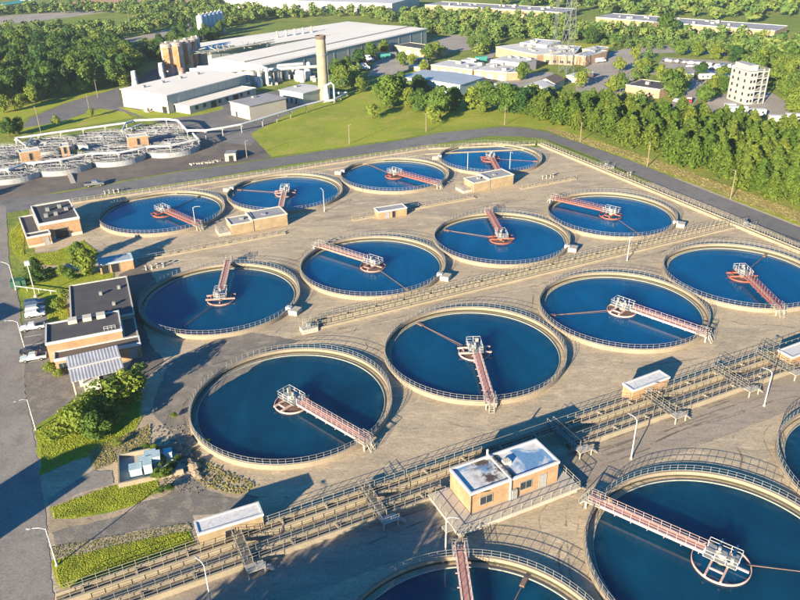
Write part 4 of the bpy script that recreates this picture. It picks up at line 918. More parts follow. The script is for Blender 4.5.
# chimney
x, y = P(323.5, 100.5); t = empty('chimney', x, y + 3, 0, 0, 'tall tan concrete chimney at the top of the lawn', 'chimney')
MB().lathe([(2.35, 0), (2.1, 26.5), (1.75, 26.5), (1.75, 24)], 28).build('shaft', M['chim'], t); MB().lathe([(2.17, 25.5), (2.3, 25.6), (2.3, 26.9), (1.7, 26.9)], 28).build('cap_band', M['roofbrown'], t)
mb = MB(); mb.bx(2.3, 2.9, -.5, .5, 0, 25)
mb2 = MB().beam((2.55, -.25, 0), (2.4, -.25, 25), .1); mb2.beam((2.55, .25, 0), (2.4, .25, 25), .1); mb2.build('ladder', M['galv'], t)
MB().lathe([(2.26, 19.0), (2.4, 19.0), (2.4, 19.5), (2.22, 19.5)], 28).build('ring', M['galv'], t)
t = empty('scrubber', x + 1.5, y - 2.0, 0, 0, 'white conical scrubber vessel at the foot of the chimney', 'vessel'); MB().lathe([(1.5, 0), (1.5, 1.5), (1.1, 4), (1.0, 6.5), (.4, 7.2), (0, 7.2)], 16).build('body', M['whitepipe'], t); MB().tube([(0, 0, 6.8), (2.5, 0, 8), (3.5, 0, 7), (3.5, 0, 0)], .4, 8).build('pipe', M['lightblue'], t)
pipeline('white pipe loop right of the chimney foot on the lawn edge', [(330, 93), (347, 93), (334, 100), (324, 101.5)], 1.4, .5, 5)
# silos
r_ = random.Random(2)
for i, (px, rr_, hh_) in enumerate((((169, 76), 3.0, 15.0), ((178.5, 75), 3.2, 15.3), ((187.5, 72), 2.9, 15.2), ((194.5, 68.5), 2.3, 14.6), ((198.5, 66), 1.7, 14.0))):
    x, y = P(*px); t = empty('silo', x, y + 3, 0, 0, ['leftmost orange-stained silo, standing on the warehouse corner', 'broad orange rust red silo, second from the left', 'orange streaked silo in the middle of the rusty five', 'narrower grey brown silo, fourth of the rusty five', 'thinnest silo at the right end of the rusty five'][i], 'silo', 'rusty silos behind the warehouse')
    MB().lathe([(rr_, 0), (rr_, hh_), (rr_ * .9, hh_ + .4), (0, hh_ + .9)], 24).build('shell', M['rust'], t); MB().lathe([(rr_ + .05, hh_ - .4), (rr_ + .22, hh_ - .3), (rr_ + .22, hh_ - .1), (rr_, hh_)], 24).build('rim', M['galv'], t)
    b_ = MB().bx(-rr_ * .5, rr_ * .55, -rr_ - .12, -rr_ * .7, hh_ * .25, hh_ * .93); b_.build('rust_panel', M['rustpanel'] if 'rustpanel' in M else M.setdefault('rustpanel', dirty('rust_panel', (.46, .13, .035), .6, .3, .8, dark=(.30, .20, .14))), t)
    mb = MB(); arc_rail(mb, rr_ * .9, hh_ + .2, 1.0, 12, rr=.06); mb.bx(-.5, .5, -.5, .5, hh_ + .6, hh_ + 1.6); mb.build('roof_gear', M['galv'], t)
for i in range(6):
    x, y = P(201.5 + i * 4.0, 38.2 - i * 1.0); t = empty('silo', x, y + 2, 0, 0, 'white silo of the six beyond the factory roofs, ' + ['at its left end', 'second from its left end', 'third from its left end', 'third from its right end', 'second from its right end', 'at its right end'][i], 'silo', 'white silos behind the halls')
    MB().lathe([(2.3, 0), (2.3, 13.5), (1.2, 14.3), (0, 14.4)], 20).build('shell', M['silo'] if 'silo' in M else M.setdefault('silo', dirty('silo_white', (.50, .57, .65), .15, .3, .5)), t)
    MB().lathe([(.7, 14.2), (.7, 15.4), (0, 15.5)], 10).build('cap', M['galv'], t)
for px, lab in (((134.5, 88), 'short white stack behind the left corner of the warehouse'), ((161.5, 79), 'short white stack in front of the rusty silos')):
    x, y = P(*px); t = empty('exhaust_stack', x, y + 2, 0, 0, lab, 'stack'); MB().lathe([(1.8, 0), (1.3, 3.2), (1.1, 7.6), (.9, 7.6), (.9, 6)], 18).build('shell', M['whitepipe'], t); MB().lathe([(1.25, 3.6), (1.5, 3.7), (1.5, 4.0), (1.2, 4.1)], 18).build('ring', M['galv'], t)

# ================================================================ FAR BUILDINGS
def farblock(label, rfl, rfr, rbr, h, wall='brickfar', roof='roofpale', fascia='fascia', name='commercial_building', wins=0, whh=(.8, 2.2), doors=0, dmin=None, cat='building', vents=2, group=None, side=0):
    x, y, a_, wd, d = frame(rfl, rfr, rbr, h)
    if dmin: d = max(d, dmin)
    t = empty(name, x, y, 0, a_, label, cat, group); shell(t, wd, d, h, wall, roof, fascia, .5, .2)
    for k in range(wins): opening(t, wd * (k + .5) / wins, whh[0], wd / wins * .5, whh[1] - whh[0], 'window')
    for k in range(doors): opening(t, wd * (k + .5) / doors, 0, wd / doors * .52, h * .62, 'door', mat='white', fr='fascia')
    for k in range(side): MB().bx(wd - .02, wd + .05, d * (k + .3) / side, d * (k + .7) / side, 1, 2.4).build('window', M['glass'], t)
    r2 = random.Random(int(x * 10))
    for k in range(vents):
        vx, vy = r2.uniform(.1, .85) * wd, r2.uniform(.15, .8) * d; MB().bx(vx, vx + r2.uniform(1, 3), vy, vy + r2.uniform(1, 2.5), h - .25, h + r2.uniform(.6, 1.3)).build('roof_unit', M['galv'], t)
    return t, wd, d
farblock('far white warehouse with a glazed section at the top of the picture', (222, -1.5), (392, 3.5), (400, -4), 8, 'whitewall', 'roofpale', 'white', 'warehouse', vents=6, cat='warehouse', dmin=60)
x, y, a_, wd, d = frame((287, .5), (317, 1.2), (317, -4), 7); t = empty('glazed_block', x, y - 3, 0, a_, 'dark glazed front standing out of the far white warehouse', 'glass front'); MB().bx(0, wd, 0, 2.9, -.1, 7.4).build('body', M['whside'], t)
for k in range(6): MB().bx(wd * (k + .08) / 6, wd * (k + .92) / 6, -.06, .05, 2.6, 6.6).build('window', M['glass'], t)
farblock('teal blue flat building right of the far white warehouse', (388, 2.5), (411, 1.2), (414, -1.5), 6, 'bluemetal', 'roofgrey', 'bluemetal', vents=1, dmin=18)
farblock('far low white building with dark doors across the top centre', (425, 4.5), (563, 12.3), (566, 9.5), 5.5, 'brickpale', 'roofgrey', 'white', wins=26, vents=14, dmin=26, name='long_building')
farblock('far long pale building with a row of dark openings at the top right', (596, 17), (775, 30.5), (772, 25.5), 5.5, 'brickpale', 'roofgrey', 'white', wins=34, vents=18, dmin=26, name='long_building')
farblock('small orange brick building with two white gates in the centre', (394.5, 45), (432.5, 50.3), (438, 46), 4.4, 'brickfar', 'roofblack', 'fascia', doors=4, vents=3, dmin=10)
farblock('flat roofed beige building with five white doors behind the blue shed', (431, 64.5), (472.5, 69.3), (481, 63.5), 4.2, 'brickfar', 'roofpale', 'fascia', doors=5, vents=3)
farblock('low beige building with three doors right of the five door one', (474, 69.5), (507, 72), (517, 64), 4.2, 'brickfar', 'roofpale', 'fascia', doors=3, vents=4)
farblock('taller white roofed block behind the three door building', (491, 59.5), (520, 63), (529, 57.5), 5.6, 'whitewall', 'roofpale', 'white', vents=3)
farblock('small block with dark side wall at the right of the white roofed one', (507, 72.3), (522, 71.3), (538, 63.5), 4.0, 'brickfar', 'bluemetal', 'fascia', vents=1)
farblock('leftmost block of the white roofed complex left of the pylon', (496, 46.5), (537, 54.5), (546, 44), 5.4, 'brickfar', 'roofpale', 'fascia', vents=6)
farblock('raised white roof block at the back of the complex left of the pylon', (520, 42.5), (547, 45), (552, 40), 6.8, 'whitewall', 'roofpale', 'white', vents=3)
farblock('beige block directly behind the pylon', (537.5, 54), (573, 55.5), (581, 46), 5.0, 'brickfar', 'roofpale', 'fascia', wins=5, vents=6)
farblock('square beige block just right of the pylon', (573.5, 54.5), (586, 56), (594, 49), 5.0, 'brickfar', 'roofpale', 'fascia', vents=3)
farblock('block with dark side at the right end of the white roofed complex', (582.5, 48.8), (595, 50.3), (600, 46), 5.4, 'brickfar', 'roofpale', 'white', vents=1)
farblock('pale block in the far car park left of the complex', (461.5, 60), (474, 61), (478, 58.6), 3.4, 'brickfar', 'roofpale', 'white', vents=1)
t, wd, d = farblock('light brown box building with black roof among the trees by the pine wood', (626, 84.3), (660, 89.2), (660, 81.5), 4.0, 'brickfar', 'roofblack', 'fascia', vents=1)
t, wd, d = farblock('tiny brick hut beside the pylon with parked vehicles', (566.5, 75), (577, 76.5), (588, 71), 3.0, 'brickfar', 'roofpale', 'white', vents=0, doors=1)
farblock('low beige box near the teal containers', (408.5, 65.5), (420.5, 67.5), (424, 64), 2.2, 'brickfar', 'roofpale', 'fascia', vents=0)
farblock('small pale house half hidden at the left edge woods', (46, 31.5), (66, 32.5), (78, 30), 3.5, 'whitewall', 'bluemetal', 'white', vents=1)
farblock('teal roofed building at the top left corner', (-8, 4), (9, 4.5), (14, 0), 5, 'brickfar', 'teal', 'white', vents=0)
for lab, rfl, rfr, rbr, h, wl, rf in (('long pale blue metal shed with low gable behind the middle trees', (399, 77.5), (460, 85.5), (482, 77.5), 4.4, 'lightblue', 'bluemetal'), ('white tent shaped house among the middle trees', (523, 88), (547, 90.2), (551, 86), 3.0, 'whitewall', 'roofpale'),
                              ('small grey gabled house behind the white tent shaped one', (536, 82), (555, 84), (563, 79.5), 2.8, 'whitewall', 'roofbrown')):
    x, y, a_, wd, d = frame(rfl, rfr, rbr, h); t = empty('house' if h < 4 else 'metal_shed', x, y, 0, a_, lab, 'house' if h < 4 else 'shed'); gablish(t, wd, max(d, 7), h, wl, rf, wl, .5 if h > 4 else 2.0)
    for k in range(7 if h > 4 else 2): MB().bx(wd * (k + .3) / 7, wd * (k + .6) / 7, -.06, .03, 1.2, 2.6).build('window', M['glass'], t)
# fire training tower
q0 = P(729.5, 95.5); q1 = P(744, 104.8); q2 = P(761.5, 106.3)
D_ = hypot(q0[0] - q1[0], q0[1] - q1[1]); a_ = atan2(q0[1] - q1[1], q0[0] - q1[0]) - pi / 2; wd = ((q2[0] - q1[0]) * cos(a_) + (q2[1] - q1[1]) * sin(a_)); a_ += .25; D_ = 12.5; wd = 9.0; t = empty('training_tower', q1[0], q1[1], 0, a_, 'five storey open concrete training tower on the pale yard at the right', 'tower'); HT = 13.2
MB().bx(-.1, wd * .42, 0, D_, -.1, HT).build('stair_core', M['training'], t); st = HT / 5
mb = MB()
for k in range(6): mb.bx(wd * .42, wd, .02, D_ - .02, k * st - (.3 if k else .1), k * st + (0 if k else .1))
for xx in (wd - .4, wd * .7):
    for yy in (.05, D_ - .45): mb.bx(xx, xx + .38, yy, yy + .4, .1, HT + .9)
mb.build('open_floor', M['training'], t); mb = MB()
for k in range(1, 6): line_rail(mb, (wd * .42, .1), (wd, .1), k * st, 1.0, 1.0, .08); line_rail(mb, (wd - .05, .1), (wd - .05, D_), k * st, 1.0, 1.0, .08)
for k in range(5): mb.beam((wd * .45, .8, k * st), (wd * .95, .8, k * st + st * .95), .7, .15)
mb.build('stair', M['galv'], t)
for k in range(5):
    for j in (.2, .6): MB().bx(wd * .42 * j, wd * .42 * j + .9, -.05, .05, k * st + .8, k * st + 1.9).build('window', M['dark'], t)
    for j in (.15, .5, .8): MB().bx(-.16, -.08, D_ * j, D_ * j + 1.0, k * st + .8, k * st + 2.0).build('window', M['dark'], t)
MB().bx(.8, wd * .42 + 1, 2, D_ - .5, HT, HT + 2.2).build('penthouse', M['training'], t)
# pylons
def pylon(label, px, h, w0, w1, th):
    x, y = P(*px); t = empty('lattice_pylon', x, y, 0, .6, label, 'pylon'); mb = MB(); n = 9
    def q(k, s): ww = w0 + (w1 - w0) * min(1, k / n * 1.15); return (s[0] * ww / 2, s[1] * ww / 2, h * k / n)
    cs = [(-1, -1), (1, -1), (1, 1), (-1, 1)]
    for k in range(n):
        for i in range(4):
            s0, s1 = cs[i], cs[(i + 1) % 4]; mb.beam(q(k, s0), q(k + 1, s0), th * 1.5); mb.beam(q(k, s0), q(k + 1, s1), th); mb.beam(q(k, s1), q(k + 1, s0), th); mb.beam(q(k + 1, s0), q(k + 1, s1), th)
    mb.build('lattice', M['steel'], t); mb = MB()
    for z in (h * .62, h * .78, h * .93):
        for s in (-1, 1): mb.beam((0, 0, z), (s * w0 * .9, 0, z), th * 1.2); mb.beam((0, 0, z + 1.4), (s * w0 * .9, 0, z), th)
    mb.build('crossarm', M['steel'], t)
pylon('tall grey lattice pylon rising out of the top of the picture', (566, 73), 62, 5.2, 2.0, .13)
pylon('thinner lattice mast just left of the tall pylon', (553, 66), 40, 1.8, .9, .07)

# ================================================================ VEHICLES
def vehicle(kind, body):
    t = empty('parked_' + kind, 0, 0, 0, 0)
    prof = dict(pickup=[(-2.9, .5), (-2.9, 1.15), (-.75, 1.15), (-.6, 1.85), (.75, 1.85), (1.35, 1.2), (2.75, 1.05), (2.9, .55)],
                suv=[(-2.4, .5), (-2.45, 1.1), (-2.2, 1.75), (.5, 1.8), (1.2, 1.15), (2.3, 1.0), (2.45, .55)],
                car=[(-2.3, .45), (-2.3, .95), (-1.7, 1.0), (-1.1, 1.42), (.3, 1.45), (1.1, .98), (2.1, .85), (2.25, .5)],
                van=[(-2.8, .5), (-2.8, 2.2), (1.5, 2.25), (2.1, 1.4), (2.75, 1.15), (2.8, .55)])[kind]
    hw = .95; n = len(prof); mb = MB(); vs = []
    for y_, s in ((-hw, 1), (-hw + .10, 1.0), (hw - .10, 1.0), (hw, 1)):
        for x_, z_ in prof:
            k = .0 if abs(y_) < hw - .05 else .1; vs.append((x_ * (1 - k * .15), y_ * (.86 if z_ > 1.25 else 1), z_ - (k * .3 if z_ > .9 else 0)))
    fs = [tuple(range(n - 1, -1, -1))[::-1], tuple(range(3 * n, 4 * n))[::-1]]
    for j in range(3):
        for i in range(n): a = j * n + i; b = j * n + (i + 1) % n; fs.append((a, a + n, b + n, b))
    mb.add(vs, fs).build('body', M[body], t)
    mb = MB()
    if kind == 'pickup': mb.bx(-.55, .7, -hw * .87, hw * .87, 1.28, 1.70); mb.add([(.80, -.72, 1.83), (1.36, -.76, 1.25), (1.36, .76, 1.25), (.80, .72, 1.83)], [(0, 1, 2, 3)]); MB().bx(-2.75, -.85, -.75, .75, 1.13, 1.17).build('cargo_bed', M['dark'], t)
    elif kind == 'suv': mb.bx(-2.0, .45, -hw * .875, hw * .875, 1.25, 1.64); mb.add([(.54, -.72, 1.78), (1.22, -.78, 1.18), (1.22, .78, 1.18), (.54, .72, 1.78)], [(0, 1, 2, 3)])
    elif kind == 'car': mb.bx(-1.1, .35, -hw * .875, hw * .875, 1.05, 1.34); mb.add([(.34, -.7, 1.46), (1.1, -.76, 1.0), (1.1, .76, 1.0), (.34, .7, 1.46)], [(0, 1, 2, 3)])
    else: mb.bx(.7, 1.5, -hw * .875, hw * .875, 1.4, 2.0); mb.add([(1.54, -.72, 2.2), (2.13, -.76, 1.43), (2.13, .76, 1.43), (1.54, .72, 2.2)], [(0, 1, 2, 3)])
    mb.build('window', M['glass'], t); X = 1.75 if kind in ('pickup', 'van') else 1.45
    for sx in (-X, X):
        for sy in (-hw + .02, hw - .02):
            w_ = MB().tube([(0, -.13, 0), (0, .13, 0)], .38, 14).build('wheel', M['tire'], t); w_.location = (sx, sy, .38)
            r3 = MB().tube([(0, -.14, 0), (0, .14, 0)], .2, 10).build('rim', M['galv'], w_)
    for sy in (-.7, .7): MB().bx(prof[-1][0] - .1, prof[-1][0] + .02, sy - .16, sy + .16, .62, .8).build('headlight', M['white'], t)
    return t
VP = {}
def put(kind, body, x, y, a, label, cat=None, group=None, scale=1.0):
    k = (kind, body)
    if k not in VP: VP[k] = o = vehicle(kind, body)
    else: o = copy_tree(VP[k])
    o.location = (x, y, .066); o.rotation_euler = (0, 0, a); o.scale = (scale,) * 3; tag(o, label, cat or kind, group); return o
ga = GA - .12
for kind, body, px, rot, lab in (('suv', 'cnavy', (35, 305.5), 0, 'dark navy car at the top of the parked cars left of the office'), ('suv', 'csilver', (36, 311.5), 0, 'silver suv parked second from the top beside the grass'),
                            ('suv', 'cwhite', (36, 316.5), 0, 'white suv parked below the silver one'), ('pickup', 'cwhite', (33, 329.5), pi, 'white pickup with dark cargo bed parked alone in the middle bay'),
                            ('car', 'cblack', (31, 353), 0, 'dark car parked above the pale green pickup'), ('pickup', 'cgreen', (34, 360), pi, 'pale green white pickup parked lowest in the row')):
    x, y = P(*px); put(kind, body, x, y, ga + rot, lab, group='vehicles parked beside the office', scale=.8)
x, y = P(19.5, 286); o = MB().bx(-1.6, 1.6, -1, 1, 0, 1.6).build('dumpster', M['greenbin']); o.location = (x, y, .06); o.rotation_euler = (0, 0, ga); tag(o, 'dark green skip beside the left street lamp', 'skip')
x, y = P(95, 186); put('pickup', 'cgrey', x, y, GA - .2, 'grey truck driving on the far perimeter road above the left tank', 'truck')
# far parking rows
gp = 'vehicles in the far car park beside the training tower'
n_ = 0; r_ = random.Random(9)
for (x0, y0), (x1, y1), cnt, rot in (((664, 61.5), (702, 65), 18, 1.2), ((668, 72.5), (706, 79), 16, 1.2), ((706, 65), (738, 69), 13, .9), ((708, 68), (736, 72.5), 10, .9), ((690, 67.5), (704, 66), 4, .3), ((706, 74), (732, 79), 8, 1.0)):
    for k in range(cnt):
        tt = k / max(1, cnt - 1); x, y = P(x0 + (x1 - x0) * tt, y0 + (y1 - y0) * tt)
        kind = r_.choice(['car', 'suv', 'van', 'suv']); body = r_.choice(['cwhite', 'cwhite', 'cwhite', 'csilver', 'cblack', 'cgrey'])
        put(kind, body, x, y, rot + r_.uniform(-.08, .08), {'cwhite': 'white', 'csilver': 'silver', 'cblack': 'black', 'cgrey': 'grey'}[body] + ' ' + kind + ' parked among others in the far car park left of the concrete tower', kind, gp + ' ' + kind + ' ' + body[1:], .9); n_ += 1
for kind, body, px, rot, lab, sc in (('pickup', 'cred', (689, 102), 1.2, 'red truck on the drive beside the pine wood', 1.15), ('car', 'csilver', (677, 102), .9, 'silver car left of the red truck', 1.1), ('van', 'cwhite', (583, 80.5), .4, 'white van parked beside the tiny hut by the pylon', 1.0),
                             ('pickup', 'cnavy', (581, 77), .4, 'dark blue truck parked by the tiny hut near the pylon', 1.1), ('van', 'cwhite', (600, 62.5), .4, 'white van alone on the big pale car park', 1.1), ('van', 'cwhite', (366, 62), .1, 'white box van in the works yard beneath the factory hall', 1.6),
                             ('van', 'cred', (362, 64.5), .1, 'red and white lorry in the works yard', 1.3), ('van', 'cwhite', (362, 70), .1, 'white trailer van nearest the bushes in the works yard', 1.5)):
    x, y = P(*px); put(kind, body, x, y, rot, lab, None, None, sc)
def trailer(px, L, mat, lab, rot):
    x, y = P(*px); t = empty('parked_trailer', x, y, .02, rot, lab, 'trailer', 'long trailers at the edge of the pine wood')
    mb = MB(); mb.bx(-L / 2, L / 2, -1.25, 1.25, .9, 3.1); mb.build('body', M[mat], t)
    MB().bx(-L / 2 + .1, L / 2 - .1, -1.15, 1.15, 3.1, 3.2).build('roof', M['roofpale'], t)
    for k in range(3): MB().bx(-L / 2 + L * (k + .3) / 3, -L / 2 + L * (k + .6) / 3, -1.3, -1.24, 1.7, 2.5).build('window', M['glass'], t)
    for sx in (-L * .3, L * .3):
        for sy in (-1.1, 1.1): w_ = MB().tube([(0, -.14, 0), (0, .14, 0)], .45, 12).build('wheel', M['tire'], t); w_.location = (sx, sy, .45)
trailer((735, 114), 8.5, 'lightblue', 'pale blue trailer left of the others below the concrete tower', -.12); trailer((755, 117), 7, 'whitewall', 'white camper trailer right of the pale blue one', -.15)
trailer((779, 124), 8, 'fascia', 'cream camper trailer partly behind the pines', -.2); trailer((797, 122), 9, 'whitewall', 'white box trailer cut by the right edge', -.2)
trailer((706, 80.5), 7, 'whitewall', 'white box trailer in the far car park corner', .1); trailer((729, 111.5), 4, 'fascia', 'small cream caravan left of the pale blue trailer', -.1)
for px, m_, lab in (((385, 58.5), 'teal', 'teal container in the works yard'), ((379, 57.5), 'fascia', 'cream container left of the teal one'), ((391, 57), 'cgrey', 'grey container right of the teal one'), ((501, 89), 'lightblue', 'pale blue box container under the middle trees'),
                    ((422, 63), 'cgrey', 'dark container behind the low beige box'), ((481, 61.5), 'teal', 'green container between the beige buildings')):
    x, y = P(*px); t = empty('container', x, y, 0, .3, lab, 'container'); MB().bx(-3, 3, -1.3, 1.3, .0, 2.7).build('body', M[m_], t); MB().bx(3, 3.06, -1.2, 1.2, .1, 2.6).build('door', M['galv'], t)

# ================================================================ TREES
def quads(Cn, Nn, size, r):
    """leaf clump quads at centres Cn with normals Nn"""
    n = len(Cn); Nn = Nn / np.linalg.norm(Nn, axis=1, keepdims=True); t = r.normal(size=(n, 3)); t -= (t * Nn).sum(1, keepdims=True) * Nn; t /= np.linalg.norm(t, axis=1, keepdims=True); b = np.cross(Nn, t)
    s = size * r.uniform(.55, 1.35, (n, 1)); e = r.uniform(.6, 1.0, (n, 1)); j = lambda: r.uniform(.7, 1.2, (n, 1))
    V = np.stack([Cn - t * s * j() - b * s * e * .3, Cn + b * s * e * j() * -.9 + t * s * .2, Cn + t * s * j() + b * s * e * .2, Cn + b * s * e * j()], 1) * 1.0
    V[:, 0] += Nn * s * -.15; V[:, 2] += Nn * s * -.15
    return V.reshape(-1, 3), np.arange(4 * n).reshape(-1, 4)
def crown_pts(kind, n, r, ht=10.0, cr=4.0):
    if kind == 'pine':
        u = r.uniform(0, 1, n) ** .75; z = ht * (.12 + .88 * (1 - u)); layer = np.floor(z / ht * 9); rad = cr * (.18 + .95 * np.minimum(1, (1 - z / ht) * 2.0) ** .8) * (.86 + .16 * np.sin(layer * 2.1 + 1)) ; a = r.uniform(0, 2 * pi, n)
        k = 7; lobes = .80 + .24 * np.cos(a * k + layer * 1.7); rr = rad * lobes * r.uniform(.55, 1.06, n)
        Cn = np.stack([rr * np.cos(a), rr * np.sin(a), z + r.uniform(-.35, .35, n) - rr * .12], 1); N = np.stack([np.cos(a) * .7, np.sin(a) * .7, np.full(n, .8)], 1) + r.normal(0, .45, (n, 3)); return Cn, N
    nb = 13; th = r.uniform(0, 2 * pi, nb); q = r.uniform(.0, .66, nb) * cr; bz = r.uniform(*((.30, .80) if kind == 'broad' else (.14, .78)), nb) * ht; bz[0] = ht * .84; q[0] = .3
    bc = np.stack([q * np.cos(th), q * np.sin(th), bz], 1); br = cr * r.uniform(.34, .58, nb) * (1 if kind == 'broad' else 1.15); br[0] = cr * .42
    idx = r.integers(0, nb, n); d = r.normal(size=(n, 3)); d[:, 2] = np.abs(d[:, 2]) * .9 - .35 * np.abs(r.normal(size=n)); d /= np.linalg.norm(d, axis=1, keepdims=True)
    rad = br[idx][:, None] * r.uniform(.72, 1.08, (n, 1)); Cn = bc[idx] + d * rad * np.array([1, 1, .92]); return Cn, d + r.normal(0, .38, (n, 3))
def trunk_mb(ht, cr, r, kind):
    mb = MB(); mb.tube([(0, 0, -.1), (r.uniform(-.1, .1), 0, ht * .3), (r.uniform(-.2, .2), .1, ht * .62), (0, 0, ht * (.95 if kind == 'pine' else .78))], .24, 7, r2=.05)
    if kind != 'pine':
        for k in range(6): a = 2 * pi * k / 6 + r.uniform(-.4, .4); z = ht * r.uniform(.25, .5); mb.tube([(0, 0, z), (cr * .32 * cos(a), cr * .32 * sin(a), z + ht * .14), (cr * .62 * cos(a), cr * .62 * sin(a), z + ht * .3)], .1, 5, r2=.03)
    return mb
TM = {}
def tmesh(kind, i, matname, n, size):
    k = (kind, i, matname)
    if k not in TM:
        r = np.random.default_rng(100 + i * 7 + len(kind)); Cn, N = crown_pts(kind, n, r, 10, 3.6 if kind == 'pine' else 4.3); V, F = quads(Cn, N, size, r); me = npmesh('crown_' + kind, V, F, M[matname])
        mb = trunk_mb(10, 4, random.Random(i), kind); tm = bpy.data.meshes.new('trunk'); tm.from_pydata(mb.v, [], mb.f); tm.materials.append(M['bark']); TM[k] = (me, tm)
    return TM[k]
def tree(kind, px, ht, label, group, matname='leaf', n=1500, size=.42, world=False, wide=1.0, name=None, cat='tree', var=4):
    x, y = px if world else P(*px); i = random.randrange(var); me, tm = tmesh(kind, i, matname, n, size)
    t = empty(name or ('pine_tree' if kind == 'pine' else 'leafy_tree'), x, y, 0, random.uniform(0, 2 * pi), label, cat, group); s = ht / 10; t.scale = (s * wide, s * wide, s)
    child('trunk', tm, t); child('crown', me, t); return t
def inside(p, poly):
    c = False; j = len(poly) - 1
    for i in range(len(poly)):
        (xi, yi), (xj, yj) = poly[i], poly[j]
        if (yi > p[1]) != (yj > p[1]) and p[0] < (xj - xi) * (p[1] - yi) / (yj - yi) + xi: c = not c
        j = i
    return c
def scatter(poly_px, dist, seed, tries=6000, world=False, jitter=True):
    poly = poly_px if world else [P(*p) for p in poly_px]; r = random.Random(seed); xs = [p[0] for p in poly]; ys = [p[1] for p in poly]; out = []; grid = {}
    for _ in range(tries):
        p = (r.uniform(min(xs), max(xs)), r.uniform(min(ys), max(ys)))
        if not inside(p, poly): continue
        gx, gy = int(p[0] // dist), int(p[1] // dist)
        if any(hypot(p[0] - q[0], p[1] - q[1]) < dist for i in (-1, 0, 1) for j in (-1, 0, 1) for q in grid.get((gx + i, gy + j), ())): continue
        grid.setdefault((gx, gy), []).append(p); out.append(p)
    return out
pines = scatter([(520, 110), (545, 112), (600, 112), (650, 118), (700, 128), (745, 134), (800, 146), (830, 152), (835, 222), (800, 209), (760, 195), (700, 172), (640, 150), (590, 135), (548, 122), (525, 118)], 4.9, 3, 7000)
def UV(x, y):
    c, s_ = cos(PITCH), sin(PITCH); fw = y * c + CAMH * s_; up = y * s_ - CAMH * c; a = FPX * x / fw; b = -FPX * up / fw; return 400 + a * cos(ROLL) - b * sin(ROLL), 300 + a * sin(ROLL) + b * cos(ROLL)
def interp(x, xs, ys): return float(np.interp(x, xs, ys))
def pine_zone(p):
    u, v = UV(*p); lo = interp(u, [525, 548, 590, 640, 700, 760, 800, 835], [118, 122, 135, 150, 172, 195, 209, 222]); hi = interp(u, [525, 545, 600, 650, 700, 745, 800, 830], [110, 112, 112, 118, 128, 134, 146, 152])
    t = (lo - v) / (lo - hi + 1e-6); d = 'front edge' if t < .3 else 'middle depth' if t < .68 else 'back edge'
    e = ['left end', 'part below the light brown box building', 'part behind the first wooden pole', 'part below the concrete tower', 'right end'][0 if u < 590 else 2 if u < 655 and t < .3 else 1 if u < 670 else 3 if u < 750 else 4]
    return 'green pine of the right hand wood, ' + e + ', ' + d
for p in pines: zl = pine_zone(p); tree('pine', p, random.uniform(7.5, 11.2), zl, zl.replace('green pine', 'pines').replace('dark green tree', 'trees'), 'pine', 1500, .40, True, random.uniform(1.0, 1.25))
lw = scatter([(-30, 54), (40, 50), (100, 50), (122, 58), (136, 68), (141, 76), (130, 84), (100, 90), (60, 98), (20, 108), (-30, 114)], 8.3, 4, 4000)
def left_zone(p):
    u, v = UV(*p); t = (v - 50) / (interp(u, [-30, 20, 60, 100, 130, 141], [114, 108, 98, 90, 84, 76]) - 50)
    return 'dark green tree of the dense left wood, ' + ('left edge' if u < 25 else 'left of its middle' if u < 65 else 'right of its middle' if u < 105 else 'right end near the warehouse') + ', ' + ('front rows' if t > .68 else 'middle rows' if t > .33 else 'back rows')
for k, p in enumerate(lw): zl = left_zone(p); tree('broad', p, random.uniform(11, 15.5), zl, zl.replace('green pine', 'pines').replace('dark green tree', 'trees'), 'leafdark', 1300, .46, True, random.uniform(.9, 1.15))
for px, h_ in (((8, 103), 8), ((22, 110), 7), ((52, 98), 8.5), ((66, 96), 7), ((103, 86), 10), ((110, 84), 11), ((125, 86), 9), ((82, 93), 8), ((36, 104), 9), ((4, 113), 8)): tree('bushy', px, h_, 'bright yellow green tree at the front edge of the left wood', 'bright trees at the front edge of the left wood', 'leafyellow', 1300, .46)
mid = 'trees between the lawn and the buildings'
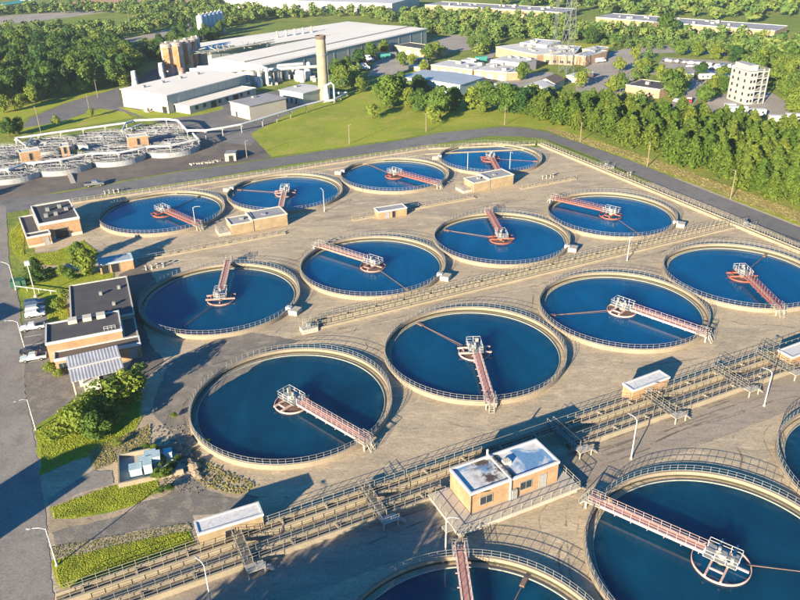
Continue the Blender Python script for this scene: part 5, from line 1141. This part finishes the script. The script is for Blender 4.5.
for px, h_, mt, lab in (((388, 108), 13, 'leaf', 'tallest leafy tree on the lawn, right of the chimney'), ((397, 104), 11, 'leafdark', 'dark tree just behind the tallest lawn tree'), ((372, 119), 6.0, 'leafyellow', 'small bright yellow green tree standing forward on the open lawn'),
                        ((410, 108), 8, 'leaf', 'rounded green tree between the two tall lawn trees'), ((421, 112), 9, 'leafdark', 'pale grey green tree in the middle of the lawn clump'), ((440, 118), 12, 'leaf', 'tall tree at the front right of the lawn clump'),
                        ((432, 124), 7, 'leafyellow', 'low bushy tree at the front of the lawn clump'), ((455, 110), 9, 'leaf', 'tree right of the tall one in the lawn clump'), ((418, 94), 8, 'leafdark', 'dark tree in front of the blue shed'),
                        ((471, 110), 9, 'leafyellow', 'bright tree in front of the right end of the blue shed'), ((487, 110), 11, 'leaf', 'brownish green tall tree left of the white tent house'), ((505, 113), 11, 'leaf', 'dense tree in front of the pale blue box'),
                        ((522, 114), 10, 'leafdark', 'dark tree in front of the white tent house'), ((482, 114), 5, 'leafyellow', 'small shrub under the brownish tree'), ((533, 108), 9, 'leaf', 'tree just right of the white tent house'), ((400, 88), 7, 'leaf', 'small tree at the left end of the blue shed'),
                        ((344, 86), 9, 'leaf', 'bushy tree right of the chimney'), ((354, 89), 8, 'leafyellow', 'bright bush at the top of the lawn'), ((336, 76), 8, 'leaf', 'tree behind the chimney by the factory hall'), ((362, 92), 6, 'leaf', 'low round shrub at the lawn top edge'), ((347, 73), 8, 'leafdark', 'dark tree by the hall side wall'),
                        ((359, 68), 9, 'leafdark', 'dark tree beside the hall above the works yard'), ((372, 60), 9, 'leaf', 'tree by the hall near its far end'), ((384, 55), 8, 'leaf', 'tree between the hall and the orange brick building'), ((403, 66), 7, 'leaf', 'tree in front of the orange brick building'), ((412, 66), 6, 'leafyellow', 'small tree in front of the brick building gates'),
                        ((428, 62), 9, 'leaf', 'tree at the right end of the orange brick building'), ((437, 57), 8, 'leafyellow', 'tree behind the five door building'), ((424, 72), 6, 'leafyellow', 'shrub left of the five door building'), ((485, 52), 8, 'leaf', 'roadside tree left of the white complex'), ((521, 80), 8, 'leafdark', 'dark tree in front of the low beige building'), ((472, 49), 6, 'leaf', 'small tree in the far car park'),
                        ((582, 88), 8, 'leafyellow', 'round bright tree right of the grey gabled house'), ((591, 44), 10, 'leafdark', 'dark round tree on the meadow right of the pylon'), ((665, 38), 14, 'leaf', 'bright tall tree below the far long pale building'), ((620, 92), 8, 'leaf', 'tree at the left end of the light brown box'), ((612, 92), 7, 'leafyellow', 'bright low tree left of the light brown box'),
                        ((668, 97), 11, 'leaf', 'big tree right of the light brown box building'), ((676, 92), 10, 'leaf', 'tree behind the big one by the car park drive'), ((660, 80), 7, 'leafyellow', 'tree behind the light brown box'), ((643, 73), 7, 'leaf', 'tree on the street verge'), ((618, 72), 7, 'leafyellow', 'small tree on the big pale car park'), ((636, 60), 7, 'leafyellow', 'yellow green tree at the street bend'),
                        ((701, 78), 7, 'leafdark', 'dark tree inside the far car park'), ((722, 82), 7, 'leafdark', 'round dark tree left of the concrete tower'), ((704, 104), 8, 'leaf', 'tree between the red truck and the tower yard'), ((712, 92), 7, 'leaf', 'bushy tree at the corner of the tower yard'), ((721, 92), 7, 'leaf', 'low tree close to the concrete tower'), ((680, 56.5), 8, 'leaf', 'tree behind the parked row'),
                        ((695, 57), 8, 'leaf', 'dense tree behind the middle of the parked row'), ((715, 59.5), 8, 'leaf', 'tree behind the right part of the parked row'), ((734, 62), 8, 'leafdark', 'tree behind the concrete tower'), ((795, 112), 10, 'leaf', 'tall bright tree at the right edge above the trailers'),
                        ((28, 102), 4, 'leaf', 'bush in the corner of the left lawn'), ((57, 126), 4, 'leafyellow', 'small shrub in the middle of the left lawn'), ((92, 117), 3.5, 'leafyellow', 'small shrub at the right of the left lawn'), ((10, 137), 7, 'leafdark', 'dark bush at the left edge by the filter tanks'), ((20, 134), 6, 'leafdark', 'second dark bush at the left edge by the filter tanks')):
    tree('bushy', px, h_ * 1.08, lab, mid, mt, 2000, .42, wide=1.12)
for p in scatter([(772, 92), (745, 74), (760, 62), (820, 60), (840, 120), (800, 116)], 9, 8, 500): tree('bushy', p, random.uniform(7, 11), 'green tree in the thicket right of the concrete tower', 'trees of the thicket right of the tower', 'leaf', 1300, .46, True)
for p in scatter([(146, 56), (165, 47), (198, 26), (226, 34), (215, 42), (190, 52), (160, 66)], 9, 12, 500): tree('bushy', p, random.uniform(8, 11), 'green tree in the belt left of the rusty silos', 'trees of the belt left of the silos', 'leafdark', 1300, .46, True)
# near the left buildings
near = 'planting around the brick buildings'
for px, h_, mt, kd, lab, wd_ in (((38, 281), 5.0, 'leafdark', 'pine', 'small dark conifer beside the tan pole', 1.3), ((80, 262), 4.6, 'leaf', 'broad', 'round green tree at the corner of the far brick building', .9), ((88, 276), 6.0, 'leaf', 'broad', 'larger green tree above the flat black roof', .95),
                                  ((52, 277), 2.2, 'leafyellow', 'broad', 'low shrub between the conifer and the green tree', 1.5), ((63, 276), 2.4, 'leafyellow', 'broad', 'low shrub left of the larger green tree', 1.5), ((72, 279), 2.2, 'leaf', 'broad', 'shrub under the larger green tree', 1.5), ((61, 310), 2.6, 'leafyellow', 'broad', 'yellow shrub by the office wall beside the grass', 1.3), ((63, 300), 2.2, 'leafyellow', 'broad', 'small yellow shrub above the other by the office wall', 1.3),
                                  ((50, 372), 1.8, 'leafyellow', 'broad', 'shrub at the front corner of the office', 1.4), ((60, 377), 1.5, 'leafyellow', 'broad', 'tiny shrub by the canopy', 1.4),
                                  ((56, 441), 2.0, 'leafyellow', 'broad', 'leftmost bush of the bright row below the canopy', 1.6), ((68, 434), 3.0, 'leafyellow', 'broad', 'second bush of the bright row below the canopy', 1.6), ((82, 432), 5.0, 'leafyellow', 'broad', 'broad yellow green tree in the bright row below the canopy', 1.15), ((98, 440), 4.2, 'leaf', 'broad', 'green bush in front of the bright row', 1.2),
                                  ((97, 418), 4.6, 'leafyellow', 'broad', 'bright tree in the middle of the row below the canopy', 1.2), ((113, 408), 5.0, 'leafyellow', 'broad', 'bright tree right of the middle of the row', 1.15), ((128, 401), 5.4, 'leafyellow', 'broad', 'tall bright tree near the right end of the row', 1.05), ((140, 392), 4.2, 'leafyellow', 'broad', 'bright bush ending the row beside the shade', 1.2), ((112, 424), 3.2, 'leaf', 'broad', 'low green bush in front of the row middle', 1.4), ((76, 420), 3.0, 'leafyellow', 'broad', 'low bush behind the broad yellow green tree', 1.5)):
    tree('bushy' if kd == 'broad' else kd, px, h_ * 1.18, lab, near, mt, 3800, .26, False, wd_, name='shrub' if h_ < 3.3 else None, cat='shrub' if h_ < 3.3 else 'tree')
r_ = random.Random(21); k = 0
for px, h_ in (((155, 452), 1.2), ((160, 466), 1.5), ((166, 478), 1.6), ((158, 478), 1.3), ((172, 470), 1.2), ((163, 494), 1.1), ((174, 418), .9), ((207, 444), .7), ((147, 449), .9), ((179, 461), 1.0), ((118, 446), 1.0), ((171, 491), 1.0)):
    tree('broad', px, h_ * 1.2, 'small weed clump growing in the rubble beside the equipment pad', 'weed clumps in the rubble by the equipment pad', r_.choice(['leafyellow', 'leaf', 'leafdark']), 3800, .26, False, 1.6, name='weed_clump', cat='weeds')
# rocks
for k, (px, s_) in enumerate((((178, 451), .9), ((184, 456), .7), ((189, 462), .8), ((194, 468), 1.2), ((196, 474), .8), ((170, 446), .6), ((200, 478), .6), ((186, 446), .5), ((176, 441), .5), ((192, 457), .5))):
    rr_ = np.random.default_rng(k); mb = MB(); x, y = P(*px); n = 9; vs = []; fs = []
    for j in range(5):
        for i in range(n): a = 2 * pi * i / n; q = cos(pi * (j - .3) / 9.5) * s_ * rr_.uniform(.75, 1.15); vs.append((q * cos(a), q * sin(a) * .8, s_ * .8 * j / 4 * rr_.uniform(.9, 1.1)))
    for j in range(4):
        for i in range(n): fs.append((j * n + i, j * n + (i + 1) % n, (j + 1) * n + (i + 1) % n, (j + 1) * n + i))
    fs.append(tuple(range(4 * n, 5 * n))); o = mb.add(vs, fs).build('rock', M['rock']); o.location = (x, y, .02)
    tag(o, 'tan boulder lying in the rubble left of the nearest left tank', 'rock', 'boulders in the rubble')

# ---------------------------------------------------------------- stuff: far woods, tufts, rubble
def woods(name, polys, dist, seed, hs=(6, 10), nq=150, size=1.0, world=False):
    Vs = []; Fs = []; off = 0; r = np.random.default_rng(seed); tm = []
    for i in range(6):
        Cn, N = crown_pts('broad', nq, r, 10, 4.6); tm.append(quads(Cn, N, size, r))
    tot = 0
    for j, pl in enumerate(polys):
        for p in scatter(pl, dist, seed + j, 9000, world):
            V, F = tm[int(r.integers(6))]; s = r.uniform(*hs) / 10; a = r.uniform(0, 6.28); w_ = s * r.uniform(1.0, 1.4)
            X = V[:, 0] * w_; Y = V[:, 1] * w_; Vs.append(np.stack([p[0] + X * cos(a) - Y * sin(a), p[1] + X * sin(a) + Y * cos(a), V[:, 2] * s - 1.0], 1)); Fs.append(F + off); off += len(V); tot += 1
    me = npmesh(name, np.concatenate(Vs), np.concatenate(Fs), M['woods']); o = bpy.data.objects.new(name, me); C.objects.link(o); tag(o, kind='stuff'); return o
woods('far_woods', [
    [(-60, 34), (0, 34), (60, 30), (110, 30), (130, 36), (100, 43), (60, 45), (0, 52), (-60, 52)],
    [(-40, 12), (60, 9), (100, 9), (222, 5), (222, 13), (150, 16), (100, 13), (40, 14), (-40, 18)],
    [(128, 30), (150, 21), (222, 14), (222, 24), (190, 22), (165, 28), (140, 36)],
    [(222, 12), (300, 14), (388, 15), (420, 22), (440, 33), (418, 40), (406, 36), (402, 26), (360, 17), (320, 17), (270, 20), (235, 26), (222, 32)],
    [(400, 16), (425, 15), (560, 24), (596, 30), (596, 38), (570, 42), (490, 40), (440, 34), (420, 26)],
    [(600, 31), (700, 38), (775, 44), (830, 50), (830, 62), (760, 62), (730, 52), (700, 42), (640, 42), (600, 38)],
    [(480, 56), (486, 46), (494, 44), (490, 54)], [(400, 36), (408, 38), (406, 44), (400, 42)]], 7.5, 31, (5.5, 10.5), 260, .75)
woods('scrub', [[(334, 86), (338, 72), (352, 66), (362, 62), (360, 72), (356, 88), (345, 90)], [(396, 92), (398, 84), (425, 88), (440, 100), (455, 112), (425, 112), (404, 104)],
    [(476, 86), (500, 92), (522, 96), (552, 96), (590, 98), (640, 104), (640, 110), (560, 106), (480, 104)], [(600, 36), (640, 44), (700, 46), (740, 52), (745, 60), (720, 56), (690, 50), (640, 50), (600, 46)], [(560, 30), (600, 34), (600, 41), (560, 38)],
    [(740, 56), (800, 62), (800, 112), (776, 92), (760, 84), (745, 66)], [(708, 92), (718, 90), (720, 96), (708, 102)], [(655, 84), (664, 76), (672, 80), (684, 84), (672, 98), (662, 94)], [(640, 62), (648, 58), (652, 70), (640, 84), (632, 80)],
    [(130, 56), (146, 44), (152, 52), (142, 66)], [(60, 44), (120, 44), (125, 56), (90, 50)], [(440, 34), (470, 36), (486, 42), (478, 46), (455, 32)]], 5.0, 71, (3.5, 6.8), 240, .62)
woods('far_woods', [[(-900, 940), (-420, 940), (-200, 900), (-60, 800), (60, 760), (90, 700), (110, 640), (160, 590), (330, 520), (520, 480), (700, 600), (700, 1500), (-700, 1500)]], 13.0, 50, (9, 15), 170, 1.1, True)
def tufts(name, poly, n, m, seed, s=.22, z=.07):
    r = np.random.default_rng(seed); Q = [P(*p) for p in poly]; xs = [q[0] for q in Q]; ys = [q[1] for q in Q]; pts = []
    while len(pts) < n:
        p = (r.uniform(min(xs), max(xs)), r.uniform(min(ys), max(ys)))
        if inside(p, Q): pts.append(p)
    Cn = np.array([(x, y, z + .015) for x, y in pts]); N = r.normal(0, .32, (n, 3)); N[:, :2] += (SUN_DX * .5, SUN_DY * .5); N[:, 2] = np.abs(N[:, 2]) + .9; V, F = quads(Cn, N, s, r); me = npmesh(name, V, F, m); o = bpy.data.objects.new(name, me); C.objects.link(o); return tag(o, kind='stuff')
tufts('grass_tufts', [(52, 508), (76, 499), (110, 487), (156, 478), (160, 490), (134, 505), (76, 518), (54, 519)], 9000, M['grassleaf'], 1, .13)
tufts('grass_tufts', [(54, 563), (100, 550), (150, 539), (187, 533), (192, 544), (150, 560), (98, 578), (60, 589)], 9000, M['grassleaf'], 2, .13)
tufts('grass_tufts', [(38, 430), (60, 414), (110, 374), (140, 396), (138, 424), (110, 445), (88, 454), (42, 474)], 9000, M['grassleaf'], 3, .14)
tufts('grass_tufts', [(10, 234), (24, 218), (24, 255), (54, 252), (84, 242), (98, 254), (50, 266), (14, 254)], 7000, M['grassleaf'], 4, .15)
tufts('grass_tufts', [(46, 299), (114, 272), (113, 279), (62, 288), (69, 317), (48, 322)], 3000, M['grassleaf'], 5, .15)
tufts('dry_grass', [(196, 426), (190, 440), (206, 462), (240, 478), (258, 486), (240, 496), (205, 488), (188, 470)], 450, M['strawleaf'] if 'strawleaf' in M else M.setdefault('strawleaf', leaf('dry_leaves', (.30, .25, .10), (.24, .22, .08), (.18, .19, .05))), 6, .25)
tufts('dry_grass', [(86, 452), (118, 438), (150, 425), (150, 448), (116, 462), (96, 470)], 1500, M['strawleaf'], 7, .2)
tufts('dry_grass', [(48, 548), (110, 537), (188, 523), (194, 530), (120, 551), (56, 564)], 1200, M['strawleaf'], 8, .12)
0 and tufts('lawn_tufts', [(262, 134), (330, 100), (380, 92), (420, 96), (500, 112), (545, 128), (520, 125), (440, 130), (400, 138), (330, 147), (272, 156)], 16000, M['leafyellow'], 9, .32)
tufts('verge_tufts', [(560, 130), (640, 155), (700, 176), (800, 212), (800, 224), (700, 186), (640, 163), (560, 136)], 2500, M['strawleaf'], 10, .4)
# rough stones in the gravel
r_ = random.Random(77); mb = MB(); poly = [P(*p) for p in [(150, 425), (205, 425), (190, 450), (215, 480), (200, 495), (165, 490), (160, 460)]]; c_ = 0
while c_ < 520:
    x = r_.uniform(min(p[0] for p in poly), max(p[0] for p in poly)); y = r_.uniform(min(p[1] for p in poly), max(p[1] for p in poly))
    if inside((x, y), poly): s_ = r_.uniform(.06, .22); mb.box(x, y, s_ * .3, s_, s_ * r_.uniform(.5, 1), s_ * .8, r_.uniform(0, 3)); c_ += 1
tag(mb.build('loose_stones', M['gravel']), kind='stuff')

# ================================================================ WHAT STANDS JUST OUTSIDE THE PICTURE AND SHADES IT
def caster(tip, L, perp=0): return (tip[0] + SUN_DX * L, tip[1] + SUN_DY * L)
az_ = atan2(-SUN_DY, -SUN_DX)
q = P(80, 458); c_ = caster(q, 10 / math.tan(SUN_EL)); t = empty('works_building', c_[0], c_[1], 0, az_ - pi / 2, 'brick building with a rounded roof outside the lower left of the picture', 'building'); shell(t, 10, 9, 9.4, 'brick', 'roofgrey', 'white', x0=-5, y0=-9)
mb = MB(); mb.tube([(0, -9.2, 6.6), (0, .1, 6.6)], 4.6, 32); mb.build('vaulted_roof', M['roofgrey'], t)
for k in range(2):
    for j in range(3): opening(t, -3 + j * 3, 1 + k * 3.6, 1.5, 1.6, 'window', y=-9)
q = P(14, 306); c_ = caster(q, 8 / math.tan(SUN_EL)); t = empty('works_building', c_[0], c_[1], 0, az_ - pi / 2, 'brick building outside the left edge of the picture', 'building'); shell(t, 7, 9, 8, 'brick', 'roofgrey', 'white', x0=-3.5, y0=-9)
for k in range(2): opening(t, -1.6 + k * 2.4, 1.2, 1.4, 1.5, 'window', y=-9)
for i, (px, h_) in enumerate((((262, 572), 12), ((300, 562), 12.5), ((335, 560), 11), ((372, 528), 12), ((398, 514), 12), ((425, 512), 11), ((440, 548), 12), ((280, 600), 12), ((420, 575), 12), ((18, 186), 8))):
    q = P(*px); c_ = caster(q, h_ * .93 / math.tan(SUN_EL)); tree('broad', c_, h_, 'tall tree standing outside the picture frame', 'tall trees outside the frame', 'leaf', 1500, .42, True, 1.0)

# ================================================================ THE AIR
m = bpy.data.materials.new('haze_air'); m.use_nodes = True; n = m.node_tree; n.nodes.remove(n.nodes['Principled BSDF']); pv = n.nodes.new('ShaderNodeVolumePrincipled')
pv.inputs['Color'].default_value = (.80, .88, 1.0, 1); pv.inputs['Density'].default_value = .00012; pv.inputs['Anisotropy'].default_value = .2; n.links.new(pv.outputs[0], n.nodes['Material Output'].inputs['Volume'])
h = MB().bx(-1700, 1700, -300, 2700, -1, 78).build('haze', m); tag(h, kind='stuff')
S.cycles.volume_bounces = 0
